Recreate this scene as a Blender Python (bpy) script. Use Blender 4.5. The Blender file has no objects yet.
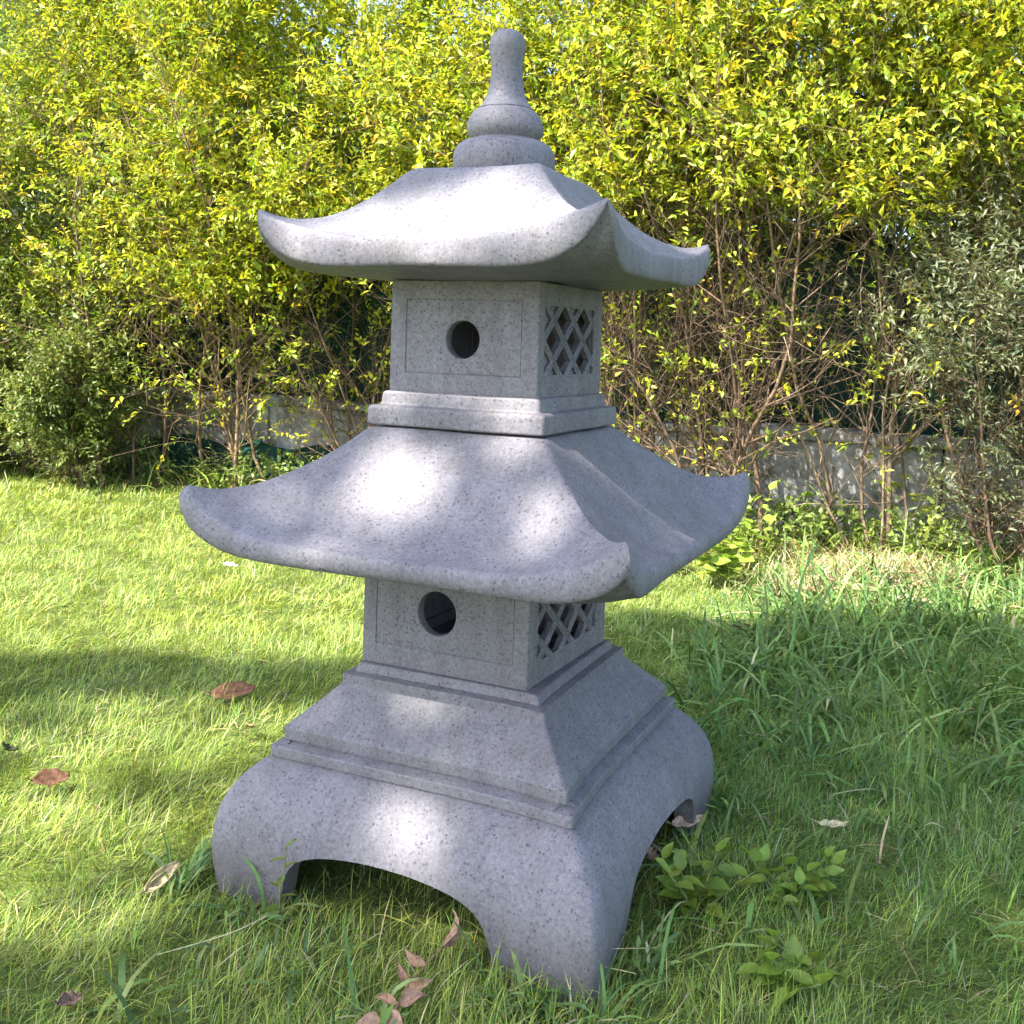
import bpy, bmesh, math, random
import numpy as np
from mathutils import Matrix, Vector, noise as mnoise

random.seed(7)
RNG = np.random.default_rng(11)
scene = bpy.context.scene
col = scene.collection
R = math.radians

# ------------------------------------------------------------------ camera
CAM = Vector((0.0, -1.69684, 0.85296))
pitch, roll, pan = R(1.58457), R(-1.87388), R(-4.36208)
Mpan = Matrix(((math.cos(pan), math.sin(pan), 0), (-math.sin(pan), math.cos(pan), 0), (0, 0, 1)))
Mpit = Matrix(((1, 0, 0), (0, math.cos(pitch), -math.sin(pitch)), (0, math.sin(pitch), math.cos(pitch))))
Mrol = Matrix(((math.cos(roll), 0, -math.sin(roll)), (0, 1, 0), (math.sin(roll), 0, math.cos(roll))))
M = Mrol @ Mpit @ Mpan
right, fwd, up = M[0], M[1], M[2]
cam_d = bpy.data.cameras.new('camera')
cam = bpy.data.objects.new('camera', cam_d)
col.objects.link(cam)
rot = Matrix((right, up, -fwd)).transposed().to_4x4()
cam.matrix_world = Matrix.Translation(CAM) @ rot
cam_d.sensor_width = 36
cam_d.lens = 1013.79 / 1024 * 36
cam_d.shift_x = -(576.707 - 512) / 1024
cam_d.shift_y = (370.224 - 512) / 1024
cam_d.clip_end = 500
cam_d.clip_start = 0.02
scene.camera = cam

# ------------------------------------------------------------------ light
SUN_EL = R(50)
sx, sy = -0.8, -0.6                      # towards the sun, horizontally
SUN = np.array([sx * math.cos(SUN_EL), sy * math.cos(SUN_EL), math.sin(SUN_EL)])
w = bpy.data.worlds.new('World'); scene.world = w; w.use_nodes = True
nt = w.node_tree; nt.nodes.clear()
sky = nt.nodes.new('ShaderNodeTexSky'); sky.sky_type = 'NISHITA'; sky.sun_disc = False
sky.sun_elevation = SUN_EL
sky.sun_rotation = math.atan2(sx, sy)
sky.air_density = 1.0; sky.dust_density = 1.6; sky.ozone_density = 1.0
bg = nt.nodes.new('ShaderNodeBackground'); bg.inputs['Strength'].default_value = 0.15
wo = nt.nodes.new('ShaderNodeOutputWorld')
nt.links.new(sky.outputs[0], bg.inputs[0]); nt.links.new(bg.outputs[0], wo.inputs[0])
sl = bpy.data.lights.new('sun', 'SUN'); sl.energy = 4.5; sl.angle = R(0.53); sl.color = (1.0, 0.95, 0.86)
so = bpy.data.objects.new('sun', sl); col.objects.link(so)
so.rotation_euler = Vector(SUN).to_track_quat('Z', 'Y').to_euler()
so.location = (-6, -5, 9)
scene.view_settings.view_transform = 'Standard'
scene.view_settings.look = 'None'
scene.view_settings.exposure = 1.95
scene.view_settings.gamma = 1
scene.cycles.use_adaptive_sampling = True; scene.cycles.adaptive_threshold = 0.025
scene.cycles.max_bounces = 6
scene.cycles.transparent_max_bounces = 8
scene.cycles.use_denoising = True

# ------------------------------------------------------------------ materials
def new_mat(name):
    m = bpy.data.materials.new(name); m.use_nodes = True
    nt = m.node_tree; nt.nodes.clear()
    return m, nt, nt.nodes.new('ShaderNodeOutputMaterial')
def N(nt, t, **kw):
    n = nt.nodes.new(t)
    for k, v in kw.items():
        if k in n.inputs: n.inputs[k].default_value = v
        else: setattr(n, k, v)
    return n
def ramp(nt, stops, src, interp='LINEAR'):
    r = nt.nodes.new('ShaderNodeValToRGB'); r.color_ramp.interpolation = interp
    e = r.color_ramp.elements
    e[0].position, e[0].color = stops[0][0], (*stops[0][1], 1)
    e[1].position, e[1].color = stops[1][0], (*stops[1][1], 1)
    for p, c in stops[2:]:
        x = e.new(p); x.color = (*c, 1)
    nt.links.new(src, r.inputs[0]); return r
def mixc(nt, a, b, fac, mode='MIX'):
    m = nt.nodes.new('ShaderNodeMix'); m.data_type = 'RGBA'; m.blend_type = mode
    for s, v in ((m.inputs[0], fac), (m.inputs[6], a), (m.inputs[7], b)):
        if isinstance(v, (int, float)): s.default_value = v
        elif isinstance(v, tuple): s.default_value = (*v, 1)
        else: nt.links.new(v, s)
    return m.outputs[2]

def leaf_material(name, rough=0.5, trans=0.35, spec=0.35, tint=(1.15, 1.1, 0.55)):
    m, nt, out = new_mat(name)
    a = N(nt, 'ShaderNodeAttribute', attribute_name='Col')
    geo = nt.nodes.new('ShaderNodeTexCoord')
    no = N(nt, 'ShaderNodeTexNoise', Scale=90.0, Detail=2.0)
    nt.links.new(geo.outputs['Object'], no.inputs['Vector'])
    rr = ramp(nt, [(0.3, (0.86,) * 3), (0.7, (1.12,) * 3)], no.outputs[0])
    c = mixc(nt, a.outputs['Color'], rr.outputs[0], 1.0, 'MULTIPLY')
    p = N(nt, 'ShaderNodeBsdfPrincipled', Roughness=rough)
    p.inputs['Specular IOR Level'].default_value = spec
    nt.links.new(c, p.inputs['Base Color'])
    t = nt.nodes.new('ShaderNodeBsdfTranslucent')
    nt.links.new(mixc(nt, c, tint, 1.0, 'MULTIPLY'), t.inputs[0])
    mx = N(nt, 'ShaderNodeMixShader'); mx.inputs[0].default_value = trans
    nt.links.new(p.outputs[0], mx.inputs[1]); nt.links.new(t.outputs[0], mx.inputs[2])
    nt.links.new(mx.outputs[0], out.inputs[0])
    return m

def dry_material():
    m, nt, out = new_mat('dry_leaf_mottled')
    a = N(nt, 'ShaderNodeAttribute', attribute_name='Col'); tc = nt.nodes.new('ShaderNodeTexCoord')
    no = N(nt, 'ShaderNodeTexNoise', Scale=120.0, Detail=6.0, Roughness=.7); nt.links.new(tc.outputs['Object'], no.inputs['Vector'])
    r = ramp(nt, [(.30, (.42, .38, .36)), (.62, (1.15, 1.12, 1.08))], no.outputs[0])
    p = N(nt, 'ShaderNodeBsdfPrincipled', Roughness=.7); p.inputs['Specular IOR Level'].default_value = .2
    nt.links.new(mixc(nt, a.outputs['Color'], r.outputs[0], 1.0, 'MULTIPLY'), p.inputs['Base Color'])
    b = N(nt, 'ShaderNodeBump', Strength=.6, Distance=.001); nt.links.new(no.outputs[0], b.inputs['Height']); nt.links.new(b.outputs[0], p.inputs['Normal'])
    nt.links.new(p.outputs[0], out.inputs[0]); return m

def stone_material():
    m, nt, out = new_mat('speckled_cast_stone')
    tc = nt.nodes.new('ShaderNodeTexCoord')
    big = N(nt, 'ShaderNodeTexNoise', Scale=5.0, Detail=5.0, Roughness=0.6)
    mid = N(nt, 'ShaderNodeTexNoise', Scale=190.0, Detail=3.0, Roughness=0.7)
    v1 = N(nt, 'ShaderNodeTexVoronoi', Scale=215.0, Randomness=1.0)
    v2 = N(nt, 'ShaderNodeTexVoronoi', Scale=430.0, Randomness=1.0)
    warp = N(nt, 'ShaderNodeTexNoise', Scale=260.0, Detail=2.0)
    for x in (big, mid, warp): nt.links.new(tc.outputs['Object'], x.inputs['Vector'])
    # ragged specks: push the lookup about with noise
    vm = N(nt, 'ShaderNodeVectorMath', operation='MULTIPLY_ADD')
    nt.links.new(warp.outputs['Color'], vm.inputs[0]); vm.inputs[1].default_value = (0.004,) * 3
    nt.links.new(tc.outputs['Object'], vm.inputs[2])
    for x in (v1, v2): nt.links.new(vm.outputs[0], x.inputs['Vector'])
    base = ramp(nt, [(0.3, (0.157, 0.147, 0.159)), (0.7, (0.207, 0.195, 0.208))], big.outputs[0])
    fine = ramp(nt, [(0.30, (0.70, 0.69, 0.73)), (0.70, (1.24, 1.23, 1.21))], mid.outputs[0])
    c = mixc(nt, base.outputs[0], fine.outputs[0], 1.0, 'MULTIPLY')
    def speck(v, thr, dist):
        sep = nt.nodes.new('ShaderNodeSeparateColor'); nt.links.new(v.outputs['Color'], sep.inputs[0])
        a = N(nt, 'ShaderNodeMath', operation='LESS_THAN'); nt.links.new(sep.outputs[0], a.inputs[0]); a.inputs[1].default_value = thr
        # speck size differs from cell to cell
        sz = N(nt, 'ShaderNodeMath', operation='MULTIPLY'); nt.links.new(sep.outputs[1], sz.inputs[0]); sz.inputs[1].default_value = dist
        mr = N(nt, 'ShaderNodeMapRange'); nt.links.new(v.outputs['Distance'], mr.inputs['Value'])
        nt.links.new(sz.outputs[0], mr.inputs['From Max']); mr.inputs['From Min'].default_value = 0.0
        mr.inputs['To Min'].default_value = 1.6; mr.inputs['To Max'].default_value = 0.0
        b = N(nt, 'ShaderNodeMath', operation='MULTIPLY', use_clamp=True); nt.links.new(mr.outputs[0], b.inputs[0]); nt.links.new(a.outputs[0], b.inputs[1])
        return b.outputs[0], sep.outputs[2]
    s1, h1 = speck(v1, 0.42, 0.66)
    s2, h2 = speck(v2, 0.46, 0.80)
    k1 = N(nt, 'ShaderNodeMath', operation='MULTIPLY'); nt.links.new(s1, k1.inputs[0]); k1.inputs[1].default_value = 0.72
    k2 = N(nt, 'ShaderNodeMath', operation='MULTIPLY'); nt.links.new(s2, k2.inputs[0]); k2.inputs[1].default_value = 0.5
    c = mixc(nt, c, (0.070, 0.064, 0.082), k2.outputs[0])
    c = mixc(nt, c, (0.038, 0.034, 0.048), k1.outputs[0])
    # faint water stains and soil near the foot
    sep = nt.nodes.new('ShaderNodeSeparateXYZ'); nt.links.new(tc.outputs['Object'], sep.inputs[0])
    st = N(nt, 'ShaderNodeTexNoise', Scale=9.0, Detail=6.0, Roughness=0.7); nt.links.new(tc.outputs['Object'], st.inputs['Vector'])
    str_ = ramp(nt, [(0.52, (0, 0, 0)), (0.72, (0.35,) * 3)], st.outputs[0])
    c = mixc(nt, c, (0.165, 0.16, 0.155), str_.outputs[0])
    # soil splashed up the feet, broken up by noise; thin grey green algae in damp spots
    dz = N(nt, 'ShaderNodeMapRange'); nt.links.new(sep.outputs[2], dz.inputs['Value'])
    dz.inputs['From Min'].default_value = 0.10; dz.inputs['From Max'].default_value = 0.01; dz.inputs['To Min'].default_value = 0.0; dz.inputs['To Max'].default_value = 1.0
    dn = N(nt, 'ShaderNodeTexNoise', Scale=28.0, Detail=7.0, Roughness=.75); nt.links.new(tc.outputs['Object'], dn.inputs['Vector'])
    dm = N(nt, 'ShaderNodeMath', operation='MULTIPLY', use_clamp=True); nt.links.new(dz.outputs[0], dm.inputs[0])
    dr = ramp(nt, [(0.38, (0.1,) * 3), (0.66, (0.85,) * 3)], dn.outputs[0]); nt.links.new(dr.outputs[0], dm.inputs[1])
    c = mixc(nt, c, (0.085, 0.070, 0.048), dm.outputs[0])
    al = N(nt, 'ShaderNodeTexNoise', Scale=6.5, Detail=8.0, Roughness=.72, Distortion=.6); nt.links.new(tc.outputs['Object'], al.inputs['Vector'])
    ar_ = ramp(nt, [(0.54, (0, 0, 0)), (0.74, (0.45,) * 3)], al.outputs[0])
    c = mixc(nt, c, (0.135, 0.145, 0.110), ar_.outputs[0])
    # rain streaks: noise stretched down the sides
    mp = N(nt, 'ShaderNodeMapping'); mp.inputs['Scale'].default_value = (34, 34, 3.0); nt.links.new(tc.outputs['Object'], mp.inputs['Vector'])
    rs = N(nt, 'ShaderNodeTexNoise', Scale=1.0, Detail=4.0); nt.links.new(mp.outputs[0], rs.inputs['Vector'])
    rr_ = ramp(nt, [(0.35, (0.88, 0.87, 0.86)), (0.62, (1.05, 1.05, 1.06))], rs.outputs[0])
    c = mixc(nt, c, rr_.outputs[0], 1.0, 'MULTIPLY')
    p = N(nt, 'ShaderNodeBsdfPrincipled', Roughness=0.62)
    p.inputs['Specular IOR Level'].default_value = 0.35
    nt.links.new(c, p.inputs['Base Color'])
    bm = N(nt, 'ShaderNodeBump', Strength=0.35, Distance=0.0012)
    nt.links.new(mid.outputs[0], bm.inputs['Height'])
    bm2 = N(nt, 'ShaderNodeBump', Strength=0.5, Distance=0.004)
    ln = N(nt, 'ShaderNodeTexNoise', Scale=22.0, Detail=3.0); nt.links.new(tc.outputs['Object'], ln.inputs['Vector'])
    nt.links.new(ln.outputs[0], bm2.inputs['Height']); nt.links.new(bm.outputs[0], bm2.inputs['Normal'])
    pit = N(nt, 'ShaderNodeTexVoronoi', Scale=95.0, Randomness=1.0); nt.links.new(tc.outputs['Object'], pit.inputs['Vector'])
    psep = nt.nodes.new('ShaderNodeSeparateColor'); nt.links.new(pit.outputs['Color'], psep.inputs[0])
    pm = N(nt, 'ShaderNodeMath', operation='LESS_THAN'); nt.links.new(psep.outputs[0], pm.inputs[0]); pm.inputs[1].default_value = .10
    pr = ramp(nt, [(0.0, (1, 1, 1)), (0.32, (0, 0, 0))], pit.outputs['Distance'])
    px_ = N(nt, 'ShaderNodeMath', operation='MULTIPLY'); nt.links.new(pm.outputs[0], px_.inputs[0]); nt.links.new(pr.outputs[0], px_.inputs[1])
    bm3 = N(nt, 'ShaderNodeBump', Strength=0.8, Distance=0.0016, invert=True); nt.links.new(px_.outputs[0], bm3.inputs['Height']); nt.links.new(bm2.outputs[0], bm3.inputs['Normal'])
    nt.links.new(bm3.outputs[0], p.inputs['Normal'])
    nt.links.new(p.outputs[0], out.inputs[0])
    return m

def noise_material(name, c0, c1, scale=8.0, rough=0.85, bump=0.4, bdist=0.01, detail=6.0, third=None):
    m, nt, out = new_mat(name)
    tc = nt.nodes.new('ShaderNodeTexCoord')
    no = N(nt, 'ShaderNodeTexNoise', Scale=scale, Detail=detail, Roughness=0.65)
    nt.links.new(tc.outputs['Object'], no.inputs['Vector'])
    stops = [(0.32, c0), (0.68, c1)]
    if third: stops.append((0.5, third))
    r = ramp(nt, stops, no.outputs[0])
    n2 = N(nt, 'ShaderNodeTexNoise', Scale=scale * 7, Detail=4.0)
    nt.links.new(tc.outputs['Object'], n2.inputs['Vector'])
    r2 = ramp(nt, [(0.3, (0.75,) * 3), (0.7, (1.2,) * 3)], n2.outputs[0])
    p = N(nt, 'ShaderNodeBsdfPrincipled', Roughness=rough)
    p.inputs['Specular IOR Level'].default_value = 0.25
    nt.links.new(mixc(nt, r.outputs[0], r2.outputs[0], 1.0, 'MULTIPLY'), p.inputs['Base Color'])
    b = N(nt, 'ShaderNodeBump', Strength=bump, Distance=bdist)
    nt.links.new(n2.outputs[0], b.inputs['Height']); nt.links.new(b.outputs[0], p.inputs['Normal'])
    nt.links.new(p.outputs[0], out.inputs[0])
    return m

M_STONE = stone_material()
M_LEAF = leaf_material('shrub_leaf', rough=0.42, trans=0.40, spec=0.45)
M_GRASS = leaf_material('grass_blade', rough=0.55, trans=0.30, spec=0.3)
M_DRY = dry_material()
M_BARK = noise_material('bark', (0.13, 0.080, 0.045), (0.34, 0.23, 0.13), 25, 0.9, 0.6, 0.004)
M_SOIL = noise_material('soil_and_thatch', (0.050, 0.066, 0.016), (0.135, 0.175, 0.038), 14, 0.95, 0.8, 0.01)
M_WALL = noise_material('weathered_concrete', (0.11, 0.105, 0.092), (0.42, 0.41, 0.40), 5.0, 0.9, 0.5, 0.008, third=(0.28, 0.27, 0.26))
M_NET = noise_material('green_netting', (0.004, 0.018, 0.014), (0.010, 0.060, 0.042), 3, 0.6, 0.6, 0.01)
M_POST = noise_material('dark_metal', (0.03, 0.035, 0.035), (0.07, 0.075, 0.07), 20, 0.6, 0.2, 0.002)
M_HILL = noise_material('hill_ground', (0.05, 0.08, 0.035), (0.09, 0.13, 0.05), 0.4, 0.95, 0.3, 0.05)

# ------------------------------------------------------------------ object helpers
def tag(o, label=None, cat=None, group=None, kind=None):
    if label: o['label'] = label
    if cat: o['category'] = cat
    if group: o['group'] = group
    if kind: o['kind'] = kind
    return o
def empty(name, loc, label, cat, group=None):
    o = bpy.data.objects.new(name, None); o.location = loc; o.empty_display_size = 0.1
    col.objects.link(o); return tag(o, label, cat, group)
def link(name, me, mat, parent=None):
    o = bpy.data.objects.new(name, me); col.objects.link(o)
    if mat is not None: me.materials.append(mat)
    if parent is not None: o.parent = parent
    return o
def np_mesh(name, V, F, colors=None, smooth=True):
    """V (n,3); F list of (k,3|4) arrays"""
    me = bpy.data.meshes.new(name)
    V = np.asarray(V, dtype=np.float32)
    me.vertices.add(len(V)); me.vertices.foreach_set('co', V.ravel())
    F = [np.asarray(f, dtype=np.int32) for f in F if len(f)]
    nl = sum(f.size for f in F); nf = sum(len(f) for f in F)
    me.loops.add(nl); me.polygons.add(nf)
    me.loops.foreach_set('vertex_index', np.concatenate([f.ravel() for f in F]))
    sizes = np.concatenate([np.full(len(f), f.shape[1], np.int32) for f in F])
    starts = np.concatenate([[0], np.cumsum(sizes)[:-1]]).astype(np.int32)
    me.polygons.foreach_set('loop_start', starts)
    me.update(calc_edges=True)
    me.polygons.foreach_set('use_smooth', np.full(nf, smooth))
    if colors is not None:
        a = me.attributes.new('Col', 'FLOAT_COLOR', 'POINT')
        c = np.ones((len(V), 4), np.float32); c[:, :3] = colors
        a.data.foreach_set('color', c.ravel())
    me.validate()
    return me
def unit(v): return v / (np.linalg.norm(v, axis=-1, keepdims=True) + 1e-9)
def rand_dir(n):
    v = RNG.normal(size=(n, 3)); return unit(v)

LEAF5_V = np.array([[0, 0, 0], [-.5, .42, .12], [.5, .42, .12], [0, .5, 0], [0, 1, -.12]])
LEAF5_F = np.array([[0, 3, 1], [3, 4, 1], [0, 2, 3], [2, 4, 3]])
_o = np.array([0, .12, .32, .55, .78, 1.0]); _w = np.array([0.02, .28, .5, .46, .25, 0.0])
LEAFB_V = np.concatenate([np.stack([np.zeros(6), _o, -.25 * _o ** 2], 1),
                          np.stack([-_w, _o, .10 + 0 * _o - .25 * _o ** 2], 1), np.stack([_w, _o, .10 + 0 * _o - .25 * _o ** 2], 1)])
LEAFB_F = np.array([[i, i + 1, 7 + i, 6 + i] for i in range(5)] + [[i, 12 + i, 13 + i, i + 1] for i in range(5)])

class Cloud:
    """collects leaves, blades and twigs as arrays and turns them into one mesh"""
    def __init__(s): s.V = []; s.T = []; s.Q = []; s.C = []; s.n = 0
    def add(s, V, F, C):
        F = np.asarray(F) + s.n
        s.V.append(V); s.C.append(C); s.n += len(V)
        (s.T if F.shape[1] == 3 else s.Q).append(F)
    def leaves(s, pos, d, nrm, L, W, C, tmpl=(LEAF5_V, LEAF5_F)):
        tv, tf = tmpl
        d = unit(d); sd = unit(np.cross(d, nrm)); nn = np.cross(sd, d)
        L = np.broadcast_to(L, len(pos)); W = np.broadcast_to(W, len(pos))
        V = (pos[:, None] + sd[:, None] * (tv[None, :, :1] * W[:, None, None]) + d[:, None] * (tv[None, :, 1:2] * L[:, None, None])
             + nn[:, None] * (tv[None, :, 2:] * L[:, None, None]))
        k = len(tv); F = (tf[None] + (np.arange(len(pos)) * k)[:, None, None]).reshape(-1, tf.shape[1])
        s.add(V.reshape(-1, 3), F, np.repeat(C, k, axis=0))
    def tubes(s, A, B, ra, rb, C, k=4):
        A = np.asarray(A, float); B = np.asarray(B, float); d = unit(B - A)
        ref = np.where(np.abs(d[:, 2:]) > .9, [[1., 0, 0]], [[0, 0, 1.]])
        u = unit(np.cross(d, ref)); v = np.cross(d, u)
        a = np.arange(k) * 2 * np.pi / k
        ring = u[:, None] * np.cos(a)[None, :, None] + v[:, None] * np.sin(a)[None, :, None]
        V = np.concatenate([A[:, None] + ring * np.reshape(ra, (-1, 1, 1)), B[:, None] + ring * np.reshape(rb, (-1, 1, 1))], 1)
        f = np.array([[i, (i + 1) % k, k + (i + 1) % k, k + i] for i in range(k)])
        F = (f[None] + (np.arange(len(A)) * 2 * k)[:, None, None]).reshape(-1, 4)
        s.add(V.reshape(-1, 3), F, np.broadcast_to(np.asarray(C, float), (len(V) * 2 * k, 3)) if np.ndim(C) == 1 else np.repeat(C, 2 * k, axis=0))
    def blades(s, pos, head, lean, L, W, C, curl=0.5, nseg=3):
        """grass blades: head = horizontal angle, lean = angle from vertical at the root, bending over further"""
        n = len(pos); P = pos.copy(); ang = lean.copy()
        hd = np.stack([np.cos(head), np.sin(head), np.zeros(n)], 1)
        sd = np.stack([-np.sin(head), np.cos(head), np.zeros(n)], 1)
        tw = RNG.normal(0, .5, (n, 1)); sd = unit(sd + tw * hd * .6 + np.array([0, 0, 1.]) * RNG.normal(0, .25, (n, 1)))
        rows = []
        for i in range(nseg):
            wd = (W * (1 - .25 * i / nseg))[:, None] * .5
            rows.append(P - sd * wd); rows.append(P + sd * wd)
            P = P + (L / nseg)[:, None] * (hd * np.sin(ang)[:, None] + np.array([0, 0, 1.]) * np.cos(ang)[:, None])
            ang = ang + curl / nseg * (1 + .6 * RNG.normal(size=n))
            P[:, 2] = np.maximum(P[:, 2], pos[:, 2] + .002)
        rows.append(P)
        V = np.stack(rows, 1); k = 2 * nseg + 1
        q = np.array([[2 * i, 2 * i + 1, 2 * i + 3, 2 * i + 2] for i in range(nseg - 1)])
        t = np.array([[2 * nseg - 2, 2 * nseg - 1, 2 * nseg]])
        base = s.n; off = (np.arange(n) * k)[:, None, None]
        s.V.append(V.reshape(-1, 3)); s.C.append(np.repeat(C, k, axis=0)); s.n += n * k
        s.Q.append((q[None] + off).reshape(-1, 4) + base); s.T.append((t[None] + off).reshape(-1, 3) + base)
    def mesh(s, name, origin=(0, 0, 0), smooth=True):
        F = []
        if s.T: F.append(np.concatenate(s.T))
        if s.Q: F.append(np.concatenate(s.Q))
        return np_mesh(name, np.concatenate(s.V) - np.array(origin), F, np.concatenate(s.C), smooth)

def pal(n, cols, wts, jit=0.12):
    cols = np.array(cols); i = RNG.choice(len(cols), n, p=np.array(wts) / sum(wts))
    return np.clip(cols[i] * (1 + RNG.normal(0, jit, (n, 1))) * (1 + RNG.normal(0, jit * .4, (n, 3))), .003, .9)

# ------------------------------------------------------------------ the ground
def gz(x, y):
    return (0.012 * np.sin(x * 2.3 + 1) * np.cos(y * 1.9) + 0.006 * np.sin(x * 7 + y * 5)) * np.clip(np.hypot(x, y) - .35, 0, 1)
def ground():
    xs = np.unique(np.concatenate([np.linspace(-90, -8, 16), np.linspace(-8, 8, 90), np.linspace(8, 90, 16)]))
    ys = np.unique(np.concatenate([np.linspace(-60, -6, 10), np.linspace(-6, 8, 80), np.linspace(8, 160, 20)]))
    X, Y = np.meshgrid(xs, ys); Z = gz(X, Y) * ((np.abs(X) < 8) & (Y < 8) & (Y > -6))
    V = np.stack([X, Y, Z], -1).reshape(-1, 3); nx = len(xs)
    i, j = np.meshgrid(np.arange(nx - 1), np.arange(len(ys) - 1))
    a = (j * nx + i).ravel()
    tag(link('ground', np_mesh('ground', V, [np.stack([a, a + 1, a + nx + 1, a + nx], 1)]), M_SOIL), kind='structure')
ground()

# fence line behind the lawn runs parallel to the lantern
FP = np.array([1.75, 2.60]); FD = np.array([-.891, .454]); FN = np.array([-.454, -.891])   # along (to the left), towards the lawn
def fl(s, off=0.0): return FP + FD * s + FN * off
YAW = R(-26.946); cy_, sy_ = math.cos(YAW), math.sin(YAW)
def loc2w(a, b): return a * cy_ - b * sy_, a * sy_ + b * cy_
def w2loc(x, y): return x * cy_ + y * sy_, -x * sy_ + y * cy_
def in_lantern(x, y, m=0.0):
    a, b = w2loc(x, y)
    # only the feet at the corners touch the ground
    return ((np.abs(a) < .325 + m) & (np.abs(b) < .325 + m) & ((np.abs(a) > .17 - m) & (np.abs(b) > .17 - m)))
def under_lantern(x, y):
    a, b = w2loc(x, y); return (np.abs(a) < .29) & (np.abs(b) < .29)

# ------------------------------------------------------------------ lawn
def fbm(x, y, f, seed=0.0):
    v = np.zeros_like(x)
    for k in range(4):
        a = 1.7 * k + seed
        v += np.sin(x * f * (1.3 + .7 * k) + 2.1 * np.sin(y * f * (.8 + .5 * k) + a) + a) * np.cos(y * f * (1.1 + .6 * k) + 1.7 * np.sin(x * f * .9 + a * 2)) / (1 + .6 * k)
    return v / 2.2
GR_COL = [(.29, .37, .060), (.22, .31, .055), (.38, .42, .085), (.15, .225, .055), (.48, .44, .22)]
def lawn():
    c = Cloud()
    for (y0, y1, dens, L0, W0, xr) in ((-1.25, .35, 36000, .034, .00125, 2.2), (.35, 1.3, 24000, .030, .0016, 3.2), (1.3, 2.6, 13000, .029, .0023, 4.4),
                                       (2.6, 6.2, 6500, .030, .0038, 6.5)):
        area = 2 * xr * (y1 - y0); n = int(dens * area)
        x = RNG.uniform(-xr, xr, n); y = RNG.uniform(y0, y1, n)
        dist = y + 1.7
        off = (np.stack([x, y], 1) - FP) @ FN
        e_ = np.abs(x - dist * .07) - dist * .56 - .2
        keep = (RNG.random(n) < np.clip(1 - e_ * .9, .22, 1)) & (e_ < 3.2) & ~in_lantern(x, y, -.012) & (off > .12)
        keep &= ~(under_lantern(x, y) & (RNG.random(n) < .75))
        x, y = x[keep], y[keep]; n = len(x)
        tuft = fbm(x, y, 6.0); fine = fbm(x, y, 31.0, 3)
        keep = RNG.random(n) < .78 + .3 * fine
        x, y, tuft, fine = x[keep], y[keep], tuft[keep], fine[keep]; n = len(x)
        L = L0 * 1.12 * (1 + .40 * tuft) * np.exp(RNG.normal(0, .35, n))
        head = fbm(x, y, 9.0, 5) * 3.2 + RNG.normal(0, 1.0, n)
        lean = np.clip(.72 + .30 * fine + RNG.normal(0, .42, n), .02, 1.5)
        C = pal(n, GR_COL, (5, 5, 3.4, 3.2, 1.3), .20)
        pat = fbm(x, y, 2.3, 9)[:, None]
        C = C * (1 + .16 * pat * np.array([1.2, .8, .3]))
        # shade over the right side is painted into the blades as a deeper green
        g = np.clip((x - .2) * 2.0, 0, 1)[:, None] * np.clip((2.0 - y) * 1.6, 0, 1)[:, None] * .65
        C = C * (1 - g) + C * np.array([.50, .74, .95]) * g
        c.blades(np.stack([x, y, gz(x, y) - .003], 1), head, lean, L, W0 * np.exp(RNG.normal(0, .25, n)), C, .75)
    tag(link('lawn_grass', c.mesh('lawn_grass'), M_GRASS), 'short bright green lawn around the stone lantern', 'grass', kind='stuff')
lawn()

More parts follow.
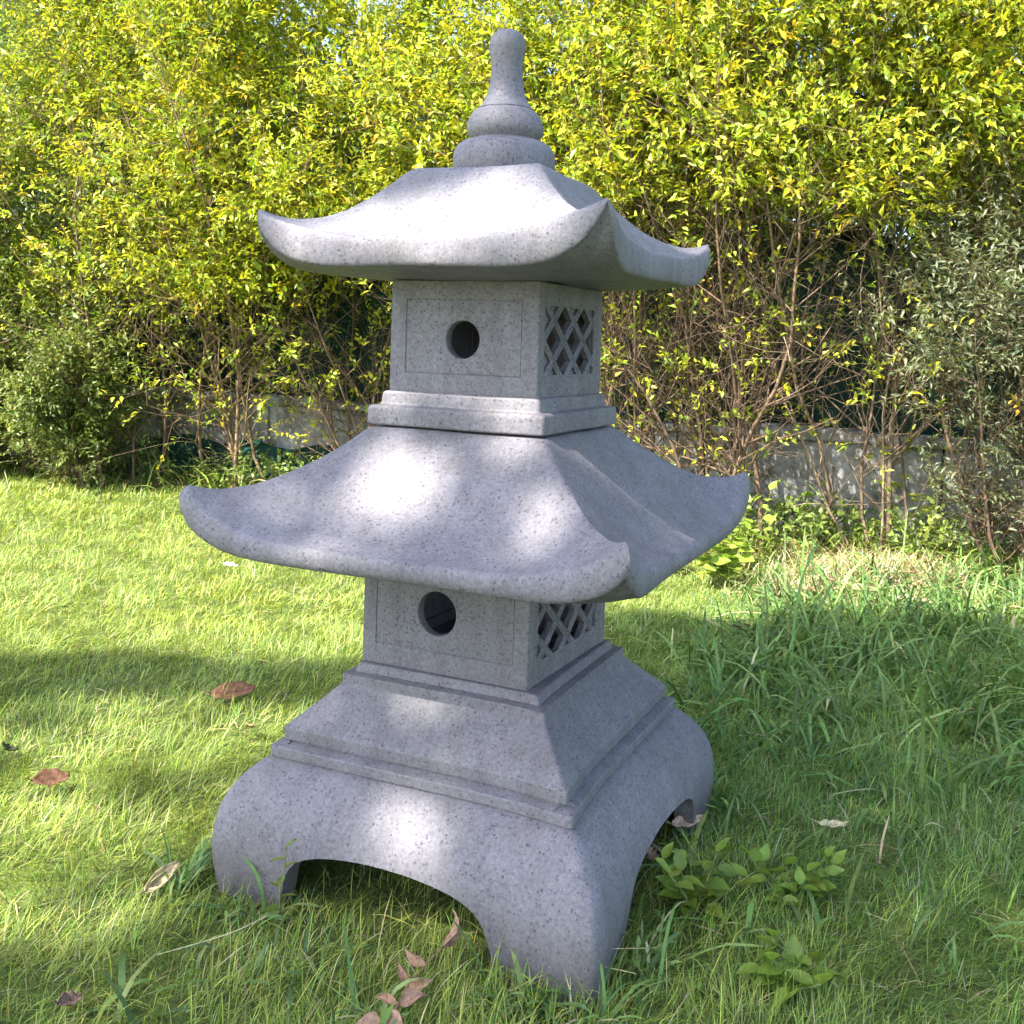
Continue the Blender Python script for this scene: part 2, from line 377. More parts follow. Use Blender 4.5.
def long_grass():
    c = Cloud()
    # tufts: centre x, y, spread, count, length
    tf = []
    for _ in range(230):
        x = RNG.uniform(.40, 2.1); y = RNG.uniform(.15, 1.95)
        if y > .35 + 1.5 * x: continue
        tf.append((x, y, RNG.uniform(.03, .10), int(RNG.uniform(14, 34)), RNG.uniform(.09, .19)))
    for _ in range(40):
        tf.append((RNG.uniform(.35, 1.1), RNG.uniform(-.4, .3), RNG.uniform(.02, .06), int(RNG.uniform(6, 16)), RNG.uniform(.05, .09)))
    for _ in range(26):
        tf.append((RNG.uniform(-.9, .35), RNG.uniform(-.75, -.32), RNG.uniform(.02, .05), int(RNG.uniform(5, 12)), RNG.uniform(.05, .085)))
    for _ in range(70):                                # rough grass left standing round the feet
        q = RNG.integers(0, 4); e = RNG.uniform(-.36, .36); h_ = RNG.uniform(.325, .36)
        if abs(e) < .15 and RNG.random() < .6: continue
        a_, b_ = [(e, -h_), (h_, e), (e, h_), (-h_, e)][q]
        x, y = loc2w(a_, b_); tf.append((x, y, .012, 16, RNG.uniform(.05, .085) if a_ > 0 else RNG.uniform(.055, .095)))
    # along the feet of the hedge
    for _ in range(230):
        s = RNG.uniform(-1.2, 6.2); p = fl(s, RNG.uniform(.08, .55)); tf.append((p[0], p[1], .07, 15, RNG.uniform(.12, .30) if s < 2.4 else RNG.uniform(.12, .26)))
    for (x, y, sp, n, L) in tf:
        X = x + RNG.normal(0, sp, n); Y = y + RNG.normal(0, sp, n)
        k = ~in_lantern(X, Y, .01) & ~under_lantern(X, Y); X, Y = X[k], Y[k]; n = len(X)
        if n == 0: continue
        h0 = RNG.uniform(0, 6.28); head = h0 + RNG.normal(0, 1.1, n)
        far = y > 1.9 or x < -1.2  # nearer tufts get a darker palette, deepening the shade by colour
        C = pal(n, [(.12, .21, .060), (.16, .27, .07), (.08, .15, .05), (.24, .33, .10), (.48, .42, .24)] if not far else
                [(.17, .24, .05), (.24, .30, .06), (.12, .17, .045), (.40, .34, .18)], (5, 5, 3, 2, .5) if not far else (4, 4, 3, 1.6), .15)
        c.blades(np.stack([X, Y, gz(X, Y) - .004], 1), head, np.clip(RNG.normal(.72, .36, n), .05, 1.4), L * np.exp(RNG.normal(0, .3, n)),
                 RNG.uniform(.0035, .0100, n) * (1.0 if L > .08 else .6), C, 1.35, 5)
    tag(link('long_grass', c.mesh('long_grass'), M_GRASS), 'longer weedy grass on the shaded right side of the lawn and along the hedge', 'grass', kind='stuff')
    c = Cloud()
    n = 2600
    X = np.concatenate([RNG.normal(1.45, .20, n), RNG.normal(1.05, .12, n // 5)]); Y = np.concatenate([RNG.normal(1.98, .16, n), RNG.normal(1.75, .1, n // 5)])
    n = len(X)
    C = pal(n, [(.48, .42, .24), (.36, .28, .13), (.58, .52, .32)], (4, 3, 2), .15)
    c.blades(np.stack([X, Y, gz(X, Y) + RNG.uniform(0, .02, n)], 1), RNG.uniform(0, 6.28, n), RNG.uniform(.5, 1.5, n), RNG.uniform(.04, .13, n), RNG.uniform(.0015, .004, n), C, .6)
    # stray clippings and thatch all over the lawn
    n = 5200
    X = RNG.uniform(-2.2, 2.0, n); Y = RNG.uniform(-.9, 2.6, n); k = ~in_lantern(X, Y, .01); X, Y = X[k], Y[k]; n = len(X)
    C = pal(n, [(.42, .38, .20), (.30, .25, .11), (.22, .17, .08)], (4, 3, 2), .15)
    c.blades(np.stack([X, Y, gz(X, Y) + RNG.uniform(.005, .022, n)], 1), RNG.uniform(0, 6.28, n), RNG.uniform(1.1, 1.55, n), RNG.uniform(.02, .07, n), RNG.uniform(.0008, .0018, n), C, .3)
    tag(link('dry_grass', c.mesh('dry_grass'), M_DRY), 'pale straw and dry clippings lying in the grass', 'dry grass', kind='stuff')
long_grass()

# ------------------------------------------------------------------ the stone lantern
lant = empty('garden_lantern', (0, 0, 0), 'grey speckled two tier stone pagoda lantern standing on the lawn', 'stone lantern')
lant.rotation_euler = (0, 0, YAW)

def stretch_n(P, k):
    """the corner nearest the viewer (local +x, -y) is cast a little fuller"""
    a, b = P[..., 0], P[..., 1]; r = np.maximum(np.abs(a), np.abs(b)) + 1e-6
    t = np.clip(a / r, 0, 1) * np.clip(-b / r, 0, 1); t = t ** 3 * np.clip(np.minimum(np.abs(a), np.abs(b)) / .2, 0, 1)
    Q = P.copy(); Q[..., 0] *= 1 + k * t; Q[..., 1] *= 1 + k * t
    return Q
def wobble(P, amp=.0012):
    d = .6 * np.sin(P[:, 0:1] * 23 + P[:, 1:2] * 17) + .4 * np.sin(P[:, 1:2] * 41 + P[:, 2:3] * 37 + 1)
    return P + amp * d * unit(P * np.array([1, 1, .3]))

def ring_pts(n):
    """n points per side round a unit square, returned as (a,b,u) with u in -1..1 along the side"""
    t = np.linspace(-1, 1, n, endpoint=False)
    t = np.sin(t * math.pi / 2) * .35 + t * .65       # denser at the corners
    one = np.ones(n)
    return np.concatenate([np.stack([t, -one, t], 1), np.stack([one, t, t], 1), np.stack([-t, one, t], 1), np.stack([-one, -t, t], 1)])

def make_roof(name, prof, w_top, w_eave, z_eave_bot, lift_t, pt, lift_b, pb, w_in, z_in, roll_r, nstretch, droop):
    n = 44; ring = ring_pts(n); u = np.abs(ring[:, 2]); m = len(ring)
    pw = np.array([p[0] for p in prof]); pz = np.array([p[1] for p in prof])
    rows = []
    K = 26
    zt_tip = pz[-1]
    for i in range(K + 1):
        s = i / K; wv = w_top + (w_eave - w_top) * s
        hip = np.interp(wv, pw, pz)
        z = hip - lift_t * (1 - u ** pt) * s ** 2.2
        bow = 1 - .022 * (1 - u ** 4) * s            # sides curve in a little between the corners
        rows.append(np.stack([ring[:, 0] * wv * bow, ring[:, 1] * wv * bow, z], 1))
    z_top = rows[-1][:, 2].copy(); bow = 1 - .022 * (1 - u ** 4)
    z_bot = z_eave_bot + lift_b * u ** pb
    th = np.maximum(z_top - z_bot, .004)
    for k in range(1, 9):                              # rounded edge of the eave
        a = k / 9 * math.pi
        off = w_eave + roll_r * math.sin(a) * np.minimum(1, th / .03)
        z = z_top - th * (1 - math.cos(a)) / 2
        rows.append(np.stack([ring[:, 0] * off * bow, ring[:, 1] * off * bow, z], 1))
    K2 = 22
    for i in range(0, K2 + 1):
        s = 1 - i / K2; wv = w_in + (w_eave - w_in) * s
        z = z_in + (z_eave_bot - z_in) * s + lift_b * u ** pb * s ** 7
        bw = 1 - .022 * (1 - u ** 4) * s
        rows.append(np.stack([ring[:, 0] * wv * bw, ring[:, 1] * wv * bw, z], 1))
    V = np.concatenate(rows)
    nr = len(rows); F = []
    for i in range(nr - 1):
        a = i * m + np.arange(m); b = i * m + (np.arange(m) + 1) % m
        F.append(np.stack([b, a, a + m, b + m], 1))
    V = stretch_n(V, nstretch)
    cr_ = np.clip(np.minimum(V[:, 0], -V[:, 1]) / w_eave, 0, 1); V[:, 2] -= droop * cr_ ** 3
    # soften: corners rounded in plan
    r = np.maximum(np.abs(V[:, 0]), np.abs(V[:, 1])); q = np.minimum(np.abs(V[:, 0]), np.abs(V[:, 1])) / (r + 1e-9)
    V[:, :2] *= (1 - .020 * np.clip((q - .90) / .10, 0, 1) ** 2)[:, None]
    V = wobble(V, .0016)
    # knocks along the rim and dents in the surface
    for _ in range(34):
        i0 = RNG.integers(K * m, (K + 7) * m) if _ < 24 else RNG.integers(4 * m, K * m)
        d_ = np.linalg.norm(V - V[i0], axis=1); rd = RNG.uniform(.006, .013)
        k_ = np.clip(1 - d_ / rd, 0, 1)[:, None]
        V = V - k_ * unit(V[i0] - np.array([0, 0, z_in + .01])) * RNG.uniform(.0012, .0032)
    # caps
    V = np.concatenate([V, [[0, 0, prof[0][1] + .0005], [0, 0, z_in]]]); c0, c1 = len(V) - 2, len(V) - 1
    a = np.arange(m); b = (a + 1) % m
    T = np.concatenate([np.stack([a, b, np.full(m, c0)], 1), np.stack([(nr - 1) * m + b, (nr - 1) * m + a, np.full(m, c1)], 1)])
    me = np_mesh(name, V, [np.concatenate(F), T])
    return link(name, me, M_STONE, lant)

make_roof('upper_roof', [(.108, 1.122), (.118, 1.116), (.13, 1.102), (.158, 1.072), (.185, 1.049), (.212, 1.035), (.243, 1.028), (.264, 1.031), (.282, 1.039)],
          .108, .280, .953, .043, 3.0, .078, 8, .10, .9415, .006, .085, 0)
make_roof('lower_roof', [(.152, .708), (.183, .680), (.22, .652), (.25, .632), (.278, .619), (.314, .6135), (.335, .617), (.349, .623)],
          .152, .347, .519, .072, 5.0, .058, 7, .10, .4985, .010, .058, .009)

def sections(name, secs, nper=36, nstretch=0.0, close=True, arch=None, mat=None, hook=None):
    """stack of rounded squares: (half, z, corner radius)"""
    rows = []
    for (h, z, r) in secs:
        t = np.linspace(0, 1, nper, endpoint=False); pts = []
        cr = 8
        for q in range(4):
            c, s_ = [(1, -1), (1, 1), (-1, 1), (-1, -1)][q]
            a0 = [-math.pi / 2, 0, math.pi / 2, math.pi][q]
            for k in range(cr + 1):
                a = a0 + k / cr * math.pi / 2
                pts.append((c * (h - r) + r * math.cos(a), s_ * (h - r) + r * math.sin(a)))
            # straight run towards the next corner
            nxt = [(1, 1), (-1, 1), (-1, -1), (1, -1)][q]
            a1 = a0 + math.pi / 2
            p0 = np.array(pts[-1]); p1 = np.array((nxt[0] * (h - r) + r * math.cos(a1), nxt[1] * (h - r) + r * math.sin(a1)))
            for k in range(1, nper):
                pts.append(tuple(p0 + (p1 - p0) * k / nper))
        pts = np.array(pts); rows.append(np.concatenate([pts, np.full((len(pts), 1), z)], 1))
    m = len(rows[0]); V = np.stack(rows)               # (rows, m, 3)
    if hook is not None: V = hook(V)
    V = V.reshape(-1, 3)
    if nstretch: V = stretch_n(V, nstretch)
    V = wobble(V, .0009)
    F = []
    for i in range(len(rows) - 1):
        a = i * m + np.arange(m); b = i * m + (np.arange(m) + 1) % m
        F.append(np.stack([b, a, a + m, b + m], 1))
    T = []
    if close:
        V = np.concatenate([V, [[0, 0, rows[0][0, 2]]]]); a = np.arange(m); b = (a + 1) % m
        T = [np.stack([a, b, np.full(m, len(V) - 1)], 1)]
    return np_mesh(name, V, [np.concatenate(F)] + T)

# pedestal: top plinth, sloped shoulder, two small steps, flared body with an arch cut in each side
def arc(p0, p1, n, bulge):                             # quarter-ish curve between two (h,z) points
    return []
ped = [(.150, .3305, .004), (.1545, .3303, .005), (.1562, .3290, .006), (.1580, .3250, .006), (.1605, .3190, .006), (.1605, .3172, .006), (.1738, .3150, .006), (.1752, .3145, .006), (.1758, .3125, .006), (.1758, .3015, .006),
       (.1775, .2985, .006), (.20, .2750, .006), (.225, .2505, .006), (.2350, .2410, .006), (.2368, .2390, .006), (.2376, .2365, .006), (.2370, .2215, .006), (.2335, .2200, .006), (.2332, .2178, .006),
       (.2360, .2168, .006), (.2500, .2135, .007), (.2515, .2125, .008), (.2522, .2108, .008), (.2520, .1985, .008), (.2488, .1970, .008), (.2486, .1955, .009), (.2548, .1932, .010)]
body = [(.262, .1895, .014), (.272, .181, .018), (.283, .1705, .022), (.293, .158, .025), (.302, .144, .027), (.309, .128, .028), (.3135, .112, .029),
        (.3165, .095, .030), (.3175, .078, .030), (.317, .060, .030), (.3155, .042, .030), (.313, .024, .030), (.311, .008, .030), (.310, -.012, .030)]
def arch_z(u):                                         # height of the opening at u metres from the middle of a side
    u = np.abs(u)
    return np.interp(u, [0, .04, .08, .11, .135, .152, .163, .170, .175, .178], [.106, .105, .101, .096, .088, .078, .064, .046, .02, -.02])
n_ped = len(ped)
def arch_hook(V):
    # squeeze the rows of the body into what is left above the arch, so its rim follows the curve
    W = V.copy(); top = ped[-1][1]
    for i in range(n_ped, V.shape[0]):
        a, b, z = V[i, :, 0], V[i, :, 1], V[i, :, 2]
        u = np.where(np.abs(a) > np.abs(b), b, a)
        lo = np.maximum(arch_z(u), -.012)
        f = (top - z) / (top + .012)
        z2 = top - f * (top - lo)
        # outline follows the true profile at the new height
        ph = np.interp(-z2, [-s[1] for s in ped[-1:] + body], [s[0] for s in ped[-1:] + body])
        ph0 = np.interp(-z, [-s[1] for s in ped[-1:] + body], [s[0] for s in ped[-1:] + body])
        k = ph - ph0
        W[i, :, 2] = z2
        W[i, :, 0] = a + np.where(np.abs(a) > np.abs(b), np.sign(a) * k, a / np.maximum(np.abs(a), np.abs(b)) * k * 0)
        W[i, :, 1] = b + np.where(np.abs(b) >= np.abs(a), np.sign(b) * k, 0)
    return W
me = sections('pedestal', ped + body, nper=64, nstretch=.055, hook=arch_hook)
pedestal = link('pedestal', me, M_STONE, lant)
so_ = pedestal.modifiers.new('shell', 'SOLIDIFY'); so_.thickness = .034; so_.offset = -1; so_.use_rim = True
bv = pedestal.modifiers.new('soft', 'BEVEL'); bv.width = .003; bv.segments = 2; bv.limit_method = 'ANGLE'; bv.angle_limit = R(55)

# chambers: walls cut from flat outlines with real openings
def curve_plate(loops, depth, bevel=.0012):
    """loops: list of closed 2-D outlines (first outer, rest holes); plate of given depth lying in xy, centred on z=0"""
    cu = bpy.data.curves.new('outline', 'CURVE'); cu.dimensions = '2D'; cu.fill_mode = 'BOTH'
    cu.extrude = depth / 2 - bevel; cu.bevel_depth = bevel; cu.bevel_resolution = 2; cu.offset = -bevel
    for lp in loops:
        sp = cu.splines.new('POLY'); sp.points.add(len(lp) - 1)
        for i, (x, y) in enumerate(lp): sp.points[i].co = (x, y, 0, 1)
        sp.use_cyclic_u = True
    o = bpy.data.objects.new('outline', cu); col.objects.link(o)
    dg = bpy.context.evaluated_depsgraph_get(); dg.update()
    me = bpy.data.meshes.new_from_object(o.evaluated_get(dg))
    V = np.array([v.co[:] for v in me.vertices]); F = [tuple(p.vertices) for p in me.polygons]
    bpy.data.objects.remove(o); bpy.data.curves.remove(cu); bpy.data.meshes.remove(me)
    return V, F
def rect(x0, x1, y0, y1): return [(x0, y0), (x1, y0), (x1, y1), (x0, y1)]
def circle(cx, cy, r, n=56): return [(cx + r * math.cos(2 * math.pi * i / n), cy + r * math.sin(2 * math.pi * i / n)) for i in range(n)]
class PolyMesh:
    def __init__(s): s.V = []; s.F = []
    def add(s, V, F):
        o = len(s.V); s.V += [tuple(v) for v in V]; s.F += [tuple(i + o for i in f) for f in F]
    def box(s, x0, x1, y0, y1, z0, z1):
        s.add([(x0, y0, z0), (x1, y0, z0), (x1, y1, z0), (x0, y1, z0), (x0, y0, z1), (x1, y0, z1), (x1, y1, z1), (x0, y1, z1)],
              [(0, 3, 2, 1), (4, 5, 6, 7), (0, 1, 5, 4), (1, 2, 6, 5), (2, 3, 7, 6), (3, 0, 4, 7)])
    def mesh(s, name, smooth_angle=None):
        me = bpy.data.meshes.new(name); me.from_pydata(s.V, [], s.F); me.update()
        return me
def face_xf(V, h, side, depth_in=0.0):
    """plate coords (x along the wall, y up, z outwards) to lantern coords on wall 'side' 0..3, whose outer face is at h"""
    V = np.asarray(V, float); x, y, z = V[:, 0], V[:, 1], V[:, 2]
    d = h - depth_in + z
    P = {0: (x, -d, y), 1: (d, x, y), 2: (-x, d, y), 3: (-d, -x, y)}[side]
    return np.stack(P, 1)
def chamber(name, h, z0, z1, hole, rx, rz0, rz1, lx, lz0, lz1, dx, dzr, lat_c):
    T = .020
    m = PolyMesh()
    for side in (0, 2):                                # walls with the round window (the far one is closed)
        w_ = h; pane = [circle(hole[0], hole[1], hole[2])] if side == 0 else []; pane2 = [circle(hole[0], hole[1], hole[2] + .001)] if side == 0 else []
        outer = rect(-w_, w_, z0, z1)
        V, F = curve_plate([outer, rect(-rx, rx, rz0, rz1)], T, .0016)
        m.add(face_xf(V, h, side, T / 2), F)
        V, F = curve_plate([rect(-rx + .0008, rx - .0008, rz0 + .0008, rz1 - .0008)] + pane, T - .002, .0015)
        m.add(face_xf(V, h, side, T / 2), F)
        V, F = curve_plate([rect(-rx - .003, rx + .003, rz0 - .003, rz1 + .003)] + pane2, T - .004, .0005)
        m.add(face_xf(V, h, side, T / 2), F)
    for side in (1, 3):                                # walls that carry the lattice window
        w_ = h - T + .0018
        V, F = curve_plate([rect(-w_, w_, z0, z1), rect(-lx, lx, lz0, lz1)], T, .0016)
        V = np.array(V)
        m.add(face_xf(V, h - .0006, side, T / 2), F)
    m.box(-h + .01, h - .01, -h + .01, h - .01, z0 + .0005, z0 + .012)
    me = m.mesh(name); o = link(name, me, M_STONE, lant)
    bvm = None
    # lattice panels
    for side in (1, 3):
        p = PolyMesh()
        cz = (lz0 + lz1) / 2; bw = .0078
        loops = [rect(-lx - .002, lx + .002, lz0 - .002, lz1 + .002)]; blind = [rect(-lx - .002, lx + .002, lz0 - .002, lz1 + .002)]
        for i in range(-5, 6):
            for j in range(-2, 3):
                if (i + j) % 2: continue
                x, y = lat_c[0] + i * dx, lat_c[1] + j * dzr
                sx_, sy_ = dx - bw * 1.35, dzr - bw * 1.05
                poly = [(x - sx_, y), (x, y - sy_), (x + sx_, y), (x, y + sy_)]
                # clip to the opening with a small margin
                def clip(P, f):
                    out = []
                    for k in range(len(P)):
                        a, b = P[k], P[(k + 1) % len(P)]; fa, fb = f(a), f(b)
                        if fa >= 0: out.append(a)
                        if fa * fb < 0:
                            t = fa / (fa - fb); out.append((a[0] + (b[0] - a[0]) * t, a[1] + (b[1] - a[1]) * t))
                    return out
                mg = .0035
                for f in (lambda q: q[0] + lx - mg, lambda q: lx - mg - q[0], lambda q: q[1] - lz0 - mg, lambda q: lz1 - mg - q[1]):
                    if poly: poly = clip(poly, f)
                if len(poly) < 3: continue
                ar = abs(sum(poly[k][0] * poly[(k + 1) % len(poly)][1] - poly[(k + 1) % len(poly)][0] * poly[k][1] for k in range(len(poly)))) / 2
                if ar < .00006: continue
                loops.append(poly)
                if side == 1 and abs(j) <= 1 and ar > .0012 * (dx / .04) * (dzr / .032) * .55: blind.append([(q[0], q[1]) for q in poly])
        V, F = curve_plate(loops, .007, .0018)
        p.add(face_xf(V, h, side, .0018 + .0035), F)
        V, F = curve_plate(blind, .006, .0004)
        p.add(face_xf(V, h, side, .0080 + .003), F)
        # raised rib along each crossing bar
        for sgn in (1, -1):
            for k in range(-6, 7):
                x0 = lat_c[0] + (2 * k + 1) * dx; pts = []
                for q in np.linspace(-2.2, 2.2, 23):
                    X, Z = x0 + sgn * q * dx, lat_c[1] + q * dzr
                    if abs(X) < lx - .003 and lz0 + .003 < Z < lz1 - .003: pts.append((X, Z))
                if len(pts) < 3: continue
                (xa, za), (xb, zb) = pts[0], pts[-1]
                L_ = math.hypot(xb - xa, zb - za); ex, ez = (xb - xa) / L_, (zb - za) / L_
                for o_ in (-.0030, .0030):
                    c0 = (xa - ez * o_, za + ex * o_); c1 = (xb - ez * o_, zb + ex * o_)
                    h_ = .0010
                    VV = [(c0[0] + ez * h_, c0[1] - ex * h_, 0), (c1[0] + ez * h_, c1[1] - ex * h_, 0), (c1[0] - ez * h_, c1[1] + ex * h_, 0), (c0[0] - ez * h_, c0[1] + ex * h_, 0),
                          (c0[0], c0[1], .0016), (c1[0], c1[1], .0016)]
                    p.add(face_xf(VV, h, side, .0020 - (0 if sgn > 0 else .0002)), [(0, 1, 5, 4), (2, 3, 4, 5), (0, 4, 3), (1, 2, 5)])
        link('lattice_window', p.mesh('lattice_window'), M_STONE, o)
    return o
up_c = chamber('upper_chamber', .130, .7645, .9425, (0, .851, .0295), .102, .796, .913, .105, .797, .911, .040, .032, (.014, .854))
lo_c = chamber('lower_chamber', .1487, .331, .4995, (-.012, .4245, .0345), .124, .364, .470, .116, .360, .468, .041, .033, (-.004, .413))

lo_c.rotation_euler[2] = -.03; lo_c.location = (-.0036, -.0018, 0)

# stepped plinth under the upper chamber, joined to it as its foot
pl = [(.125, .7660, .003), (.1335, .7660, .004), (.1365, .7645, .005), (.1385, .7620, .006), (.1395, .7490, .005), (.1400, .7465, .005), (.1415, .7445, .005), (.150, .7435, .005), (.1528, .7425, .005), (.1545, .7395, .006), (.1550, .7360, .006), (.1550, .7155, .006),
      (.1538, .7125, .006), (.150, .7115, .006), (.10, .7112, .01)]
link('chamber_plinth', sections('chamber_plinth', pl, nper=20, nstretch=.0), M_STONE, lant)

# finial turned from one piece
fp = [(0, 1.3655), (.010, 1.3645), (.018, 1.3615), (.0245, 1.3565), (.0285, 1.3495), (.0305, 1.3405), (.0300, 1.331), (.0282, 1.3215), (.0268, 1.312), (.0262, 1.301), (.0266, 1.289), (.0278, 1.276), (.0298, 1.2645),
      (.0330, 1.254), (.0372, 1.245), (.0415, 1.2385), (.0450, 1.2350), (.0458, 1.2335), (.0452, 1.2318), (.0475, 1.2310), (.0540, 1.2265), (.0595, 1.2175), (.0630, 1.2075), (.0640, 1.199), (.0620, 1.1915), (.0575, 1.1855),
      (.0555, 1.1825), (.0560, 1.1805), (.0680, 1.1780), (.0770, 1.1720), (.0830, 1.1625), (.0850, 1.1500), (.0845, 1.1380), (.0820, 1.1270), (.0790, 1.1205)]
n = 64; a = np.arange(n) * 2 * math.pi / n
V = np.concatenate([np.stack([r * np.cos(a), r * np.sin(a), np.full(n, z)], 1) for r, z in fp])
F = []
for i in range(len(fp) - 1):
    q = i * n + np.arange(n); r_ = i * n + (np.arange(n) + 1) % n
    F.append(np.stack([q, r_, r_ + n, q + n][::-1], 1))
fin = link('finial', np_mesh('finial', wobble(V, .0006), F), M_STONE, lant); fin.location = (-.0024, -.001, 0)

def shade_auto(o, ang=38):
    me = o.data
    me.polygons.foreach_set('use_smooth', np.ones(len(me.polygons), bool))
    try: me.set_sharp_from_angle(angle=R(ang))
    except Exception: pass
for o in (pedestal, bpy.data.objects['chamber_plinth']):
    o.modifiers.new('wn', 'WEIGHTED_NORMAL').keep_sharp = False
for o in list(lant.children) + [c for ch in lant.children for c in ch.children]:
    bm_ = bmesh.new(); bm_.from_mesh(o.data); bmesh.ops.remove_doubles(bm_, verts=bm_.verts, dist=1e-5)
    bmesh.ops.recalc_face_normals(bm_, faces=bm_.faces); bm_.to_mesh(o.data); bm_.free()
    shade_auto(o, 50 if 'roof' in o.name else 38)

# ------------------------------------------------------------------ woody plants
def grow(c, p, d, L, r, lvl, tips, C, wig=.28, up_=.25, nseg=5, kids=(5, 4), zmax=None):
    """grow one branch with its side branches; remembers points along thin twigs as places for leaves"""
    pts = [np.array(p, float)]; dirs = [unit(np.array(d, float))]
    for i in range(nseg):
        dd = unit(dirs[-1] + RNG.normal(0, wig, 3) + np.array([0, 0, up_]) * (.5 if lvl == 0 else .25))
        pts.append(pts[-1] + dd * L / nseg); dirs.append(dd)
    P = np.array(pts); rr = r * (1 - .65 * np.arange(nseg + 1) / nseg)
    c.tubes(P[:-1], P[1:], rr[:-1], rr[1:], C * (1 + RNG.normal(0, .12)), 6 if r > .012 else 4 if r > .003 else 3)
    if lvl >= 1: tips += [(P[k], dirs[k], lvl) for k in range(1, nseg + 1)]
    if lvl < len(kids):
        for _ in range(kids[lvl]):
            k = RNG.integers(1 if lvl else 2, nseg + 1); t = RNG.random()
            q = P[k - 1] + (P[k] - P[k - 1]) * t
            side = unit(np.cross(dirs[k], RNG.normal(size=3)))
            nd = unit(dirs[k] * RNG.uniform(.25, .8) + side * RNG.uniform(.6, 1.0) + np.array([0, 0, .15]))
            grow(c, q, nd, L * (RNG.uniform(.16, .36) if lvl == 0 else RNG.uniform(.35, .65)), max(rr[k] * .55, .0013), lvl + 1, tips, C, wig * 1.15, up_, 4, kids)

YG = [(.48, .50, .035), (.36, .46, .035), (.23, .35, .032), (.68, .62, .045), (.10, .17, .025), (.70, .42, .045)]  # leaf tones; the brightest yellow also stands in for blown-out sun highlights
YW = (5, 5, 4, 3.4, 2.6, .6)
DG = [(.13, .20, .045), (.20, .27, .055), (.08, .13, .034), (.31, .34, .08)]
def sprigs(c, P, D, Ls, nl, LL, cols, wts, wr=.42, colf=None, upn=1.0, stemc=(.16, .13, .05)):
    """leafy shoots: P roots, D directions"""
    n = len(P); D = unit(D)
    bend = RNG.normal(0, .25, (n, 3)) - np.array([0, 0, .12])
    E = P + unit(D + bend) * Ls[:, None]
    c.tubes(P, E, np.full(n, .0014), np.full(n, .0008), np.array(stemc), 3)
    t = (np.arange(nl) + .6) / nl
    pos = P[:, None] + (E - P)[:, None] * t[None, :, None] + RNG.normal(0, .004, (n, nl, 3))
    side = unit(np.cross(D, RNG.normal(size=(n, 3))))
    sg = np.where(np.arange(nl) % 2 == 0, 1., -1.)[None, :, None]
    d = side[:, None] * sg * RNG.uniform(.5, 1.1, (n, nl, 1)) + D[:, None] * RNG.uniform(.4, 1.0, (n, nl, 1)) + RNG.normal(0, .28, (n, nl, 3))
    d[..., 2] -= .15
    nr = RNG.normal(0, .55, (n, nl, 3)) + np.array([SUN[0] * .5, SUN[1] * .5, upn])
    keep = RNG.random(n * nl) < .9
    m = keep.sum()
    L = (LL * np.exp(RNG.normal(0, .22, (n, nl))) * (1.05 - .35 * t[None])).ravel()[keep]
    base = pal(n, cols, wts, .10)                       # shoots differ from one another, leaves less so
    C = np.repeat(base, nl, axis=0)[keep] * .62 + pal(m, cols, wts, .12) * .38
    c.leaves(pos.reshape(-1, 3)[keep], d.reshape(-1, 3)[keep], unit(nr.reshape(-1, 3)[keep]), L, L * wr * RNG.uniform(.8, 1.2, m), C)

